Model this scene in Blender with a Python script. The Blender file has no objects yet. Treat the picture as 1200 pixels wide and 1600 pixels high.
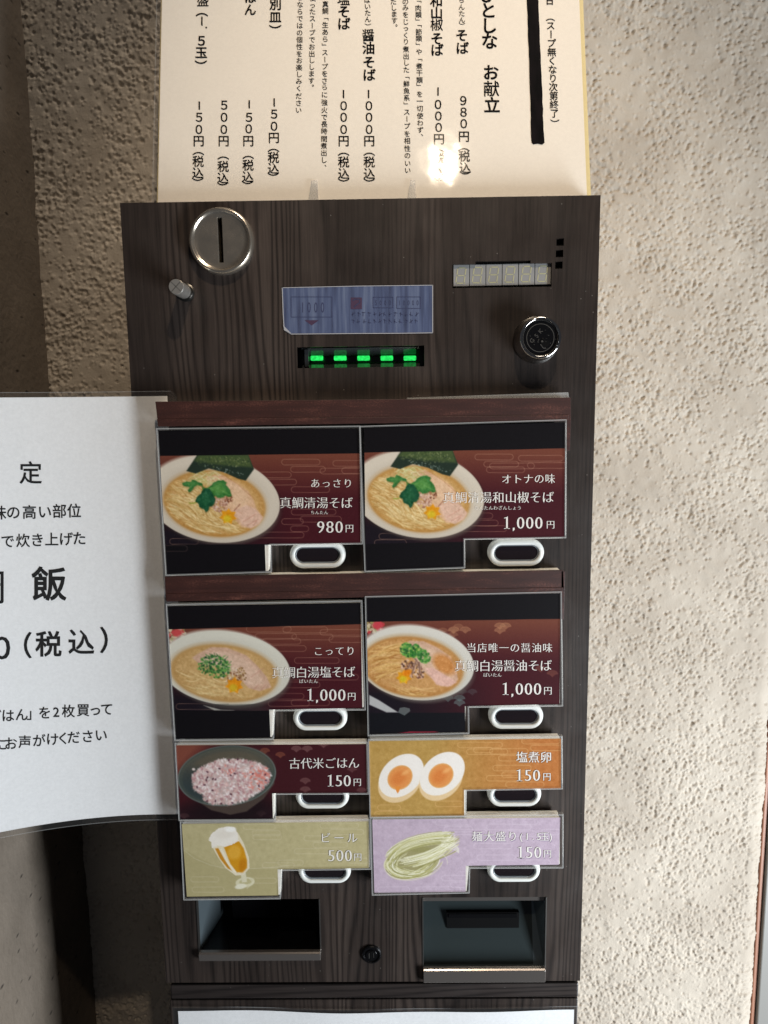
import bpy, math, random
import numpy as np
from mathutils import Vector, Matrix

random.seed(7)
RNG = np.random.default_rng(11)
sc = bpy.context.scene
COL = sc.collection

# ------------------------------------------------------------------ camera
F_PX = 1110.0                      # focal length in pixels of the 1200 x 1600 frame
PITCH, ROLL, YAW = 0.13265747, 0.01304311, -0.01056523
CAM = np.array([0.19005349, -0.52694885, -0.15308279])
cp, sp = math.cos(PITCH), math.sin(PITCH)
cr, sr = math.cos(ROLL), math.sin(ROLL)
cy, sy = math.cos(YAW), math.sin(YAW)
FWD = np.array([sy * cp, cy * cp, -sp])
_r = np.array([cy, -sy, 0.0])
_d = np.cross(FWD, _r)
RIGHT = cr * _r + sr * _d
DOWN = -sr * _r + cr * _d
cam_data = bpy.data.cameras.new('camera')
cam_data.sensor_fit = 'VERTICAL'
cam_data.sensor_height = 36.0
cam_data.sensor_width = 27.0
cam_data.lens = F_PX / 1600 * 36.0
cam_data.clip_start = 0.01
cam_data.clip_end = 50.0
cam = bpy.data.objects.new('camera', cam_data)
COL.objects.link(cam)
cam.matrix_world = Matrix(((RIGHT[0], -DOWN[0], -FWD[0], CAM[0]),
                           (RIGHT[1], -DOWN[1], -FWD[1], CAM[1]),
                           (RIGHT[2], -DOWN[2], -FWD[2], CAM[2]),
                           (0, 0, 0, 1)))
sc.camera = cam

# ------------------------------------------------------------------ world, lamps, exposure
world = bpy.data.worlds.new('World')
sc.world = world
world.use_nodes = True
bg = world.node_tree.nodes['Background']
bg.inputs[0].default_value = (0.80, 0.84, 0.95, 1)
bg.inputs[1].default_value = 0.045
sc.view_settings.view_transform = 'Standard'
sc.view_settings.look = 'None'
sc.view_settings.gamma = 1.0
sc.view_settings.exposure = 0.0


def lamp(name, kind, loc, target, energy, color, **kw):
    l = bpy.data.lights.new(name, kind)
    l.energy = energy
    l.color = color
    for k, v in kw.items():
        setattr(l, k, v)
    o = bpy.data.objects.new(name, l)
    COL.objects.link(o)
    o.location = loc
    o.rotation_euler = (Vector(target) - Vector(loc)).to_track_quat('-Z', 'Y').to_euler()
    return o


# daylight through the open entrance, low on the right
lamp('entrance_daylight', 'AREA', (1.12, -0.60, -0.82), (0.2, 0.0, -0.45), 25.0, (0.89, 0.95, 1.0),
     shape='RECTANGLE', size=0.24, size_y=0.7)
# warm ceiling downlight above and in front of the machine
lamp('ceiling_downlight', 'SPOT', (0.297, -0.62, 0.662), (0.24, 0, -0.01), 20.0, (1.0, 0.81, 0.60),
     shadow_soft_size=0.012, spot_size=math.radians(52), spot_blend=1.0)
# soft warm light spread by the ceiling
lamp('ceiling_glow', 'AREA', (0.60, -0.34, 1.25), (0.2, 0.0, -0.4), 7.5, (1.0, 0.88, 0.74), shape='RECTANGLE', size=0.4, size_y=0.5)


# ------------------------------------------------------------------ surfaces traced at their real depth
class Plane:
    """A flat surface: a point on it and its outward normal."""
    def __init__(s, p0, n):
        s.p0 = np.array(p0, float)
        s.n = np.array(n, float) / np.linalg.norm(n)

    def __call__(s, x, y, off=0.0):
        x = np.asarray(x, float); y = np.asarray(y, float)
        D = FWD + ((x - 600) / F_PX)[..., None] * RIGHT + ((y - 800) / F_PX)[..., None] * DOWN
        t = ((s.p0 + s.n * off - CAM) @ s.n) / (D @ s.n)
        return CAM + t[..., None] * D


def face(d=0.0):
    return Plane((0, -d, 0), (0, -1, 0))


FACE = face()
LEAN = math.radians(13)
POSTER = Plane((0, 0.012, 0), (0, -math.cos(LEAN), math.sin(LEAN)))
WALL_Y = 0.17
CAB_Y = 0.003
WALLP = face(-WALL_Y)


def at(x, y, d=0.0):
    return face(d)(x, y)


# ------------------------------------------------------------------ object helpers
def tag(o, label=None, cat=None, group=None, kind=None):
    if label: o['label'] = label
    if cat: o['category'] = cat
    if group: o['group'] = group
    if kind: o['kind'] = kind
    return o


def empty(name, loc, label, cat, group=None):
    o = bpy.data.objects.new(name, None)
    COL.objects.link(o)
    o.empty_display_size = 0.02
    o.location = [float(v) for v in loc]
    return tag(o, label, cat, group)


def wloc(o):
    p = np.zeros(3)
    while o is not None:
        p += np.array(o.location)
        o = o.parent
    return p


class MB:
    """Collects vertices, faces and material slots and links them as one mesh object."""
    def __init__(s):
        s.v, s.f, s.m = [], [], []

    def add(s, vs, fs, mi=0):
        b = len(s.v)
        s.v.extend([tuple(map(float, p)) for p in vs])
        s.f.extend([tuple(i + b for i in f) for f in fs])
        s.m.extend([mi] * len(fs))

    def box(s, a, b, mi=0):
        x0, y0, z0 = a; x1, y1, z1 = b
        vs = [(x0, y0, z0), (x1, y0, z0), (x1, y1, z0), (x0, y1, z0), (x0, y0, z1), (x1, y0, z1), (x1, y1, z1), (x0, y1, z1)]
        s.add(vs, [(0, 3, 2, 1), (4, 5, 6, 7), (0, 1, 5, 4), (1, 2, 6, 5), (2, 3, 7, 6), (3, 0, 4, 7)], mi)

    def prism(s, front, back, mi=0, cap_back=True):
        """front/back: matching outlines seen clockwise or not; normals are fixed later."""
        n = len(front)
        fs = [tuple(range(n))]
        if cap_back: fs.append(tuple(range(2 * n - 1, n - 1, -1)))
        for i in range(n):
            j = (i + 1) % n
            fs.append((i, n + i, n + j, j))
        s.add(list(front) + list(back), fs, mi)

    def build(s, name, mats, parent=None, bevel=0.0, smooth=False, recalc=True, loc=None, seg=2):
        me = bpy.data.meshes.new(name)
        base = wloc(parent) if parent is not None else (np.array(loc) if loc is not None else np.zeros(3))
        F_ = s.f
        if not recalc:      # open sheets: every face looks outwards, to the viewer's side
            V_ = np.array(s.v); F_ = []
            for f in s.f:
                q = V_[list(f)]
                nn = np.cross(q - q.mean(0), np.roll(q, -1, 0) - q.mean(0)).sum(0)
                F_.append(f if nn @ (CAM - q.mean(0)) > 0 else tuple(reversed(f)))
        me.from_pydata([tuple(np.array(p) - base) for p in s.v], [], F_)
        if not isinstance(mats, (list, tuple)): mats = [mats]
        for m in mats: me.materials.append(m)
        me.polygons.foreach_set('material_index', s.m)
        me.update()
        if recalc:
            import bmesh
            b = bmesh.new(); b.from_mesh(me)
            bmesh.ops.recalc_face_normals(b, faces=b.faces)
            b.to_mesh(me); b.free()
        o = bpy.data.objects.new(name, me)
        COL.objects.link(o)
        if parent is not None: o.parent = parent
        else: o.location = [float(v) for v in base]
        if smooth:
            me.polygons.foreach_set('use_smooth', [True] * len(me.polygons))
        if bevel:
            md = o.modifiers.new('bevel', 'BEVEL')
            md.width = bevel; md.segments = seg; md.limit_method = 'ANGLE'; md.angle_limit = math.radians(35)
        return o


def loft(mb, loops, mi=0, cap=True, cap0=False):
    n = len(loops[0])
    vs = [p for l in loops for p in l]
    fs = []
    for k in range(len(loops) - 1):
        for i in range(n):
            j = (i + 1) % n
            fs.append((k * n + i, k * n + j, (k + 1) * n + j, (k + 1) * n + i))
    if cap: fs.append(tuple((len(loops) - 1) * n + i for i in range(n)))
    if cap0: fs.append(tuple(reversed(range(n))))
    mb.add(vs, fs, mi)


def stadium(cx, cz, w, h, y, n=48):
    """Rounded-end outline, w x h, in the plane y."""
    r = h / 2; s = max(w / 2 - r, 0)
    out = []
    for i in range(n):
        a = 2 * math.pi * i / n + math.pi / n
        c, q = math.cos(a), math.sin(a)
        out.append((cx + r * c + (s if c > 0 else -s), y, cz + r * q))
    return out


def rect_loop(cx, cz, w, h, y, n):
    out = []
    for i in range(n):
        a = 2 * math.pi * i / n + math.pi / n
        c, q = math.cos(a), math.sin(a)
        k = min((w / 2) / max(abs(c), 1e-6), (h / 2) / max(abs(q), 1e-6))
        out.append((cx + k * c, y, cz + k * q))
    return out


# ------------------------------------------------------------------ materials
def lin(c):
    c = np.asarray(c, float) / 255.0
    return np.where(c <= 0.04045, c / 12.92, ((c + 0.055) / 1.055) ** 2.4)


def mat(name, rgb=(128, 128, 128), rough=0.5, metal=0.0, **kw):
    m = bpy.data.materials.new(name)
    m.use_nodes = True
    b = m.node_tree.nodes['Principled BSDF']
    l = lin(rgb)
    b.inputs['Base Color'].default_value = (*l, 1)
    b.inputs['Roughness'].default_value = rough
    b.inputs['Metallic'].default_value = metal
    for k, v in kw.items():
        b.inputs[k].default_value = v
    return m


def N(m, typ, **kw):
    n = m.node_tree.nodes.new(typ)
    for k, v in kw.items():
        if k.startswith('_'):
            setattr(n, k[1:], v)
        else:
            n.inputs[k].default_value = v
    return n


def L(m, a, b):
    m.node_tree.links.new(a, b)


def ramp(m, stops):
    r = m.node_tree.nodes.new('ShaderNodeValToRGB')
    e = r.color_ramp.elements
    while len(e) < len(stops): e.new(0.5)
    for i, (p, c) in enumerate(stops):
        e[i].position = p
        e[i].color = (*lin(c), 1) if len(c) == 3 else c
    return r


def coords(m, scale=(1, 1, 1), kind='Object'):
    tc = N(m, 'ShaderNodeTexCoord')
    mp = N(m, 'ShaderNodeMapping')
    mp.inputs['Scale'].default_value = scale
    L(m, tc.outputs[kind], mp.inputs['Vector'])
    return mp.outputs['Vector']


def bump(m, height, strength=0.3, dist=0.001):
    b = N(m, 'ShaderNodeBump')
    b.inputs['Strength'].default_value = strength
    b.inputs['Distance'].default_value = dist
    L(m, height, b.inputs['Height'])
    L(m, b.outputs['Normal'], m.node_tree.nodes['Principled BSDF'].inputs['Normal'])


def mathn(m, op, a, b=None, c=None):
    n = N(m, 'ShaderNodeMath', _operation=op)
    for i, v in enumerate((a, b, c)):
        if v is None: continue
        if isinstance(v, (int, float)): n.inputs[i].default_value = v
        else: L(m, v, n.inputs[i])
    return n.outputs[0]


def wood_laminate(name, c0, c1, c2, vert=True):
    m = mat(name, rough=0.42)
    b = m.node_tree.nodes['Principled BSDF']
    v = coords(m, (1, 1, 0.075) if vert else (0.075, 1, 1))
    sep = N(m, 'ShaderNodeSeparateXYZ'); L(m, v, sep.inputs[0])
    warp = N(m, 'ShaderNodeTexNoise', Scale=9.0, Detail=2.0, Roughness=0.45); L(m, v, warp.inputs['Vector'])
    warp2 = N(m, 'ShaderNodeTexNoise', Scale=60.0, Detail=2.0, Roughness=0.5); L(m, v, warp2.inputs['Vector'])
    axis = sep.outputs['X'] if vert else sep.outputs['Z']
    t = mathn(m, 'MULTIPLY', axis, 1000.0)
    t = mathn(m, 'ADD', t, mathn(m, 'MULTIPLY', warp.outputs['Fac'], 170.0))
    warp3 = N(m, 'ShaderNodeTexNoise', Scale=34.0, Detail=2.0, Roughness=0.5); L(m, v, warp3.inputs['Vector'])
    t = mathn(m, 'ADD', t, mathn(m, 'MULTIPLY', warp3.outputs['Fac'], 34.0))
    t = mathn(m, 'ADD', t, mathn(m, 'MULTIPLY', warp2.outputs['Fac'], 9.0))
    s = mathn(m, 'MULTIPLY_ADD', mathn(m, 'SINE', t), 0.5, 0.5)
    s = mathn(m, 'SUBTRACT', 1.0, mathn(m, 'POWER', s, 2.6))
    # contrast of the figure comes and goes across the sheet
    patch = N(m, 'ShaderNodeTexNoise', Scale=14.0, Detail=2.0); L(m, v, patch.inputs['Vector'])
    pr = N(m, 'ShaderNodeMapRange'); L(m, patch.outputs['Fac'], pr.inputs['Value'])
    pr.inputs['From Min'].default_value = 0.36; pr.inputs['From Max'].default_value = 0.6; pr.inputs['To Min'].default_value = 0.12
    s = mathn(m, 'MULTIPLY', s, pr.outputs['Result'])
    fib = N(m, 'ShaderNodeTexNoise', Scale=900.0 , Detail=3.0, Roughness=0.6)
    v2 = coords(m, (1, 1, 0.03) if vert else (0.03, 1, 1)); L(m, v2, fib.inputs['Vector'])
    big = N(m, 'ShaderNodeTexNoise', Scale=22.0, Detail=3.0); L(m, v, big.inputs['Vector'])
    k = mathn(m, 'ADD', mathn(m, 'MULTIPLY', s, 0.38), mathn(m, 'MULTIPLY', fib.outputs['Fac'], 0.42))
    k = mathn(m, 'ADD', k, mathn(m, 'MULTIPLY', big.outputs['Fac'], 0.55))
    k = mathn(m, 'SUBTRACT', k, 0.30)
    r = ramp(m, [(0.08, c0), (0.42, c1), (0.95, c2)])
    L(m, k, r.inputs[0])
    vo = N(m, 'ShaderNodeTexVoronoi', Scale=95.0); L(m, coords(m), vo.inputs['Vector'])
    dust = mathn(m, 'MULTIPLY', mathn(m, 'LESS_THAN', vo.outputs['Distance'], 0.035), 0.35)
    mx = N(m, 'ShaderNodeMix', _data_type='RGBA'); L(m, dust, mx.inputs[0]); L(m, r.outputs[0], mx.inputs[6])
    mx.inputs[7].default_value = (0.35, 0.33, 0.3, 1)
    L(m, mx.outputs[2], b.inputs['Base Color'])
    sm = N(m, 'ShaderNodeTexNoise', Scale=40.0, Detail=5.0); L(m, coords(m), sm.inputs['Vector'])
    L(m, mathn(m, 'MULTIPLY_ADD', sm.outputs['Fac'], 0.22, 0.27), b.inputs['Roughness'])
    bump(m, fib.outputs['Fac'], 0.12, 0.0003)
    return m


M = {}
M['wood'] = wood_laminate('dark_wood_laminate', (24, 19, 17), (53, 45, 41), (92, 81, 74))
M['wood_h'] = wood_laminate('dark_wood_laminate_horizontal', (22, 18, 17), (45, 39, 37), (72, 64, 60), vert=False)
M['black'] = mat('matt_black', (6, 6, 7), 0.8, **{'Specular IOR Level': 0.1})
M['black_gloss'] = mat('black_plastic', (10, 10, 12), 0.22)
M['steel'] = mat('stainless_steel', (196, 186, 172), 0.2, 0.9)
_m = M['steel']
_n = N(_m, 'ShaderNodeTexNoise', Scale=120.0, Detail=4.0)
L(_m, coords(_m, (1, 1, 1)), _n.inputs['Vector'])
L(_m, mathn(_m, 'MULTIPLY_ADD', _n.outputs['Fac'], 0.24, 0.12), _m.node_tree.nodes['Principled BSDF'].inputs['Roughness'])
bump(_m, _n.outputs['Fac'], 0.06, 0.0006)
M['steel_dark'] = mat('dull_steel', (95, 93, 90), 0.32, 1.0)
M['steel_soft'] = mat('brushed_steel', (150, 148, 144), 0.38, 1.0)
M['knob'] = mat('turned_aluminium', (190, 186, 180), 0.3, 0.75)
M['chrome'] = mat('chrome', (205, 203, 200), 0.1, 1.0)
M['lip'] = mat('stainless_lip', (168, 160, 154), 0.2, 0.85)
M['tray_back'] = mat('tray_back_dark', (44, 51, 52), 0.16)
M['tray_side'] = mat('tray_side_steel', (108, 120, 126), 0.3, 0.6)
M['white_plastic'] = mat('white_plastic', (228, 229, 224), 0.35)
M['smoke_window'] = mat('smoked_button_window', (30, 24, 27), 0.12)
M['clear_lip'] = mat('clear_plastic_rim', (130, 135, 140), 0.12)
M['seg_body'] = mat('display_module_grey', (136, 136, 136), 0.4)
M['seg_bar'] = mat('unlit_segments', (166, 164, 132), 0.45)
M['board_edge'] = mat('foam_board_edge', (226, 214, 188), 0.8)
_m = M['board_edge']
_n = N(_m, 'ShaderNodeTexNoise', Scale=260.0, Detail=4.0)
L(_m, coords(_m, (0.06, 1, 1)), _n.inputs['Vector'])
_r = ramp(_m, [(0.3, (236, 230, 216)), (0.7, (250, 248, 242))]); L(_m, _n.outputs['Fac'], _r.inputs[0])
L(_m, _r.outputs[0], _m.node_tree.nodes['Principled BSDF'].inputs['Base Color'])
M['ink'] = mat('black_ink', (10, 10, 11), 0.8, **{'Specular IOR Level': 0.1})
M['ink_soft'] = mat('menu_ink', (12, 10, 11), 0.8, **{'Specular IOR Level': 0.05})
M['text_white'] = mat('white_print', (236, 232, 226), 0.45)
M['text_shadow'] = mat('dark_print_edge', (52, 32, 30), 0.5)
M['marker'] = mat('marker_ink', (18, 14, 17), 0.7, **{'Specular IOR Level': 0.05})
_m = M['marker']
_n = N(_m, 'ShaderNodeTexNoise', Scale=220.0, Detail=3.0)
L(_m, coords(_m, (1, 1, 0.08)), _n.inputs['Vector'])
_r = ramp(_m, [(0.3, (4, 3, 4)), (0.75, (20, 15, 18))]); L(_m, _n.outputs['Fac'], _r.inputs[0])
L(_m, _r.outputs[0], _m.node_tree.nodes['Principled BSDF'].inputs['Base Color'])


def paper(name, rgb, var=5):
    m = mat(name, rgb, 0.75)
    n = N(m, 'ShaderNodeTexNoise', Scale=420.0, Detail=5.0, Roughness=0.65)
    L(m, coords(m), n.inputs['Vector'])
    c0 = tuple(max(0, v - var) for v in rgb); c1 = tuple(min(255, v + var) for v in rgb)
    r = ramp(m, [(0.3, c0), (0.7, c1)]); L(m, n.outputs['Fac'], r.inputs[0])
    L(m, r.outputs[0], m.node_tree.nodes['Principled BSDF'].inputs['Base Color'])
    w = N(m, 'ShaderNodeTexNoise', Scale=30.0, Detail=3.0); L(m, coords(m), w.inputs['Vector'])
    bump(m, w.outputs['Fac'], 0.25, 0.0015)
    return m


M['paper'] = paper('white_paper', (230, 231, 232))
M['paper_warm'] = paper('cream_paper', (236, 230, 220), 3)
M['paper_edge'] = mat('yellowed_sheet_edges', (206, 190, 140), 0.6)


def film(name, strength=1.0, rough=0.06, wob=0.0, tint=(1, 1, 1), add_white=0.0):
    """Clear film: transparent with a Fresnel gloss."""
    m = bpy.data.materials.new(name); m.use_nodes = True
    nt = m.node_tree; nt.nodes.clear()
    out = N(m, 'ShaderNodeOutputMaterial'); mix = N(m, 'ShaderNodeMixShader')
    tr = N(m, 'ShaderNodeBsdfTransparent'); gl = N(m, 'ShaderNodeBsdfGlossy')
    tr.inputs[0].default_value = (*tint, 1)
    gl.inputs['Roughness'].default_value = rough
    fr = N(m, 'ShaderNodeLayerWeight', Blend=0.5)      # same from both sides, so light passes the film both ways
    k = mathn(m, 'MULTIPLY_ADD', mathn(m, 'POWER', fr.outputs['Facing'], 5.0), 0.95, 0.045)
    L(m, mathn(m, 'MULTIPLY', k, strength), mix.inputs[0])
    L(m, tr.outputs[0], mix.inputs[1]); L(m, gl.outputs[0], mix.inputs[2])
    last = mix.outputs[0]
    if add_white:
        m2 = N(m, 'ShaderNodeMixShader'); m2.inputs[0].default_value = add_white
        df = N(m, 'ShaderNodeBsdfDiffuse'); df.inputs[0].default_value = (0.75, 0.76, 0.76, 1)
        L(m, last, m2.inputs[1]); L(m, df.outputs[0], m2.inputs[2]); last = m2.outputs[0]
    L(m, last, out.inputs[0])
    if wob:
        n = N(m, 'ShaderNodeTexNoise', Scale=28.0, Detail=2.0); L(m, coords(m), n.inputs['Vector'])
        n2 = N(m, 'ShaderNodeTexNoise', Scale=420.0, Detail=2.0); L(m, coords(m), n2.inputs['Vector'])
        b = N(m, 'ShaderNodeBump'); b.inputs['Strength'].default_value = 1.0; b.inputs['Distance'].default_value = wob
        L(m, mathn(m, 'ADD', n.outputs['Fac'], mathn(m, 'MULTIPLY', n2.outputs['Fac'], 0.012)), b.inputs['Height'])
        L(m, b.outputs[0], gl.inputs['Normal']); L(m, b.outputs[0], fr.inputs['Normal'])
    return m


M['laminate'] = film('laminating_film', 0.8, 0.05, 0.0005)
M['sleeve'] = film('clear_card_sleeve', 0.9, 0.07, 0.0008)
M['sleeve_edge'] = film('sleeve_seam', 1.6, 0.15, 0.0, add_white=0.16)
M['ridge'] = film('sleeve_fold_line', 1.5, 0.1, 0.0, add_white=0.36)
M['clear_margin'] = film('clear_laminate_margin', 1.1, 0.12, 0.0004, add_white=0.02)
M['acrylic'] = film('clear_acrylic', 2.0, 0.08, 0.0, add_white=0.22)


def print_mat(name):
    m = mat(name, rough=0.5, **{'Specular IOR Level': 0.15})
    a = N(m, 'ShaderNodeAttribute', _attribute_name='print')
    L(m, a.outputs['Color'], m.node_tree.nodes['Principled BSDF'].inputs['Base Color'])
    return m


M['print'] = print_mat('printed_card_face')

# mahogany coloured strips
m = mat('mahogany_paper', rough=0.5)
n1 = N(m, 'ShaderNodeTexNoise', Scale=60.0, Detail=3.0); L(m, coords(m, (0.5, 1, 3)), n1.inputs['Vector'])
n2 = N(m, 'ShaderNodeTexNoise', Scale=1300.0, Detail=3.0); L(m, coords(m, (0.6, 1, 1)), n2.inputs['Vector'])
k = mathn(m, 'ADD', mathn(m, 'MULTIPLY', n1.outputs['Fac'], 0.6), mathn(m, 'MULTIPLY', n2.outputs['Fac'], 0.5))
r = ramp(m, [(0.25, (32, 14, 12)), (0.6, (58, 30, 25)), (0.82, (104, 64, 54))]); L(m, k, r.inputs[0])
L(m, r.outputs[0], m.node_tree.nodes['Principled BSDF'].inputs['Base Color'])
bump(m, n2.outputs['Fac'], 0.2, 0.0002)
M['mahogany'] = m

m = mat('blue_clear_label', (60, 78, 132), 0.3)
nt = m.node_tree
n1 = N(m, 'ShaderNodeTexNoise', Scale=300.0, Detail=4.0); L(m, coords(m, (1, 1, 0.06)), n1.inputs['Vector'])
r = ramp(m, [(0.3, (70, 78, 106)), (0.5, (92, 104, 138)), (0.75, (122, 134, 162))]); L(m, n1.outputs['Fac'], r.inputs[0])
L(m, r.outputs[0], nt.nodes['Principled BSDF'].inputs['Base Color'])
nt.nodes['Principled BSDF'].inputs['Alpha'].default_value = 0.70
M['label'] = m
M['label_edge'] = mat('label_white_edge', (160, 160, 165), 0.5)
M['label_ink'] = mat('label_ink', (50, 56, 88), 0.5)
M['label_red'] = mat('label_red_ink', (66, 46, 70), 0.5)

m = mat('green_led', (20, 200, 60), 0.3)
b = m.node_tree.nodes['Principled BSDF']
b.inputs['Emission Color'].default_value = (0.03, 1.0, 0.16, 1)
n1 = N(m, 'ShaderNodeTexNoise', Scale=500.0, Detail=2.0); L(m, coords(m), n1.inputs['Vector'])
L(m, mathn(m, 'MULTIPLY_ADD', n1.outputs['Fac'], 1.6, 0.0), b.inputs['Emission Strength'])
M['led'] = m

# plaster walls
m = mat('cream_sprayed_plaster', (196, 186, 166), 0.9)
n1 = N(m, 'ShaderNodeTexNoise', Scale=14.0, Detail=4.0); L(m, coords(m), n1.inputs['Vector'])
r = ramp(m, [(0.3, (174, 163, 149)), (0.7, (194, 184, 170))]); L(m, n1.outputs['Fac'], r.inputs[0])
L(m, r.outputs[0], m.node_tree.nodes['Principled BSDF'].inputs['Base Color'])
n2 = N(m, 'ShaderNodeTexNoise', Scale=520.0, Detail=6.0, Roughness=0.7); L(m, coords(m), n2.inputs['Vector'])
bump(m, n2.outputs['Fac'], 0.55, 0.0012)
M['plaster'] = m
m = mat('smooth_concrete', (150, 146, 136), 0.85)
n1 = N(m, 'ShaderNodeTexNoise', Scale=10.0, Detail=5.0); L(m, coords(m), n1.inputs['Vector'])
n2 = N(m, 'ShaderNodeTexVoronoi', Scale=90.0); L(m, coords(m, (1, 0.5, 1)), n2.inputs['Vector'])
r = ramp(m, [(0.05, (60, 54, 48)), (0.16, (255, 255, 255))]); L(m, n2.outputs['Distance'], r.inputs[0])
r2 = ramp(m, [(0.3, (96, 86, 75)), (0.7, (124, 113, 101))]); L(m, n1.outputs['Fac'], r2.inputs[0])
mx = N(m, 'ShaderNodeMix', _data_type='RGBA', _blend_type='MULTIPLY'); mx.inputs[0].default_value = 0.8
L(m, r2.outputs[0], mx.inputs[6]); L(m, r.outputs[0], mx.inputs[7])
L(m, mx.outputs[2], m.node_tree.nodes['Principled BSDF'].inputs['Base Color'])
n3 = N(m, 'ShaderNodeTexNoise', Scale=160.0, Detail=5.0); L(m, coords(m), n3.inputs['Vector'])
bump(m, mathn(m, 'ADD', n3.outputs['Fac'], mathn(m, 'MULTIPLY', r.outputs[0], 0.5)), 0.6, 0.002)
M['concrete'] = m
M['jamb'] = mat('brown_door_jamb', (150, 104, 82), 0.5)
M['jamb_metal'] = mat('pale_metal_trim', (130, 128, 124), 0.4)

# ------------------------------------------------------------------ glyphs
_gc = {}
_tc = bpy.data.curves.new('glyph', 'FONT')
_tc.resolution_u = 3
_to = bpy.data.objects.new('glyph', _tc)
COL.objects.link(_to)


def glyph(ch, bold=0.0, contrast=0.0):
    if ch in '醤鯛鮮類楽個節蔵煮献盛塩肉魚椒終第麺' and bold > .012: bold = .010
    key = (ch, bold, contrast)
    if key in _gc: return _gc[key]
    _tc.offset = 0
    _tc.body = ch
    bpy.context.view_layer.update()
    me = bpy.data.meshes.new_from_object(_to)
    n = len(me.vertices)
    co = np.zeros(n * 3); me.vertices.foreach_get('co', co)
    co = co.reshape(-1, 3)[:, :2].copy()
    fs = [tuple(p.vertices) for p in me.polygons]
    # orient all faces up
    out = []
    for f in fs:
        a = sum(co[f[i]][0] * co[f[(i + 1) % len(f)]][1] - co[f[(i + 1) % len(f)]][0] * co[f[i]][1] for i in range(len(f)))
        if abs(a) < 1e-10: continue
        out.append(f if a > 0 else tuple(reversed(f)))
    fs = out
    if (contrast or bold) and n:
        # merge duplicates, then thin the horizontal strokes (printed Ming style)
        keyd = {}; idx = []; uniq = []
        for p in co:
            kk = (round(p[0], 4), round(p[1], 4))
            if kk not in keyd: keyd[kk] = len(uniq); uniq.append(p)
            idx.append(keyd[kk])
        co = np.array(uniq); fs = [tuple(idx[i] for i in f) for f in fs]
        fs = [f for f in fs if len(set(f)) == len(f)]
        E = {}
        for f in fs:
            for i in range(len(f)):
                a, b_ = f[i], f[(i + 1) % len(f)]
                E[(a, b_)] = 1
        dy = np.zeros(len(co)); dx = np.zeros(len(co))
        for (a, b_) in E:
            if (b_, a) in E: continue
            e = co[b_] - co[a]; l = math.hypot(*e)
            if l < 1e-6: continue
            nx, ny = e[1] / l, -e[0] / l
            for q in (a, b_):
                if abs(ny) > abs(dy[q]): dy[q] = ny
                if abs(nx) > abs(dx[q]): dx[q] = nx
        co = co + np.stack([dx * (bold + contrast * 0.12), dy * (bold - contrast)], 1)
    bpy.data.meshes.remove(me)
    _gc[key] = (co, fs)
    return _gc[key]


ROT = set('（）「」ー(){}〈〉')


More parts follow.
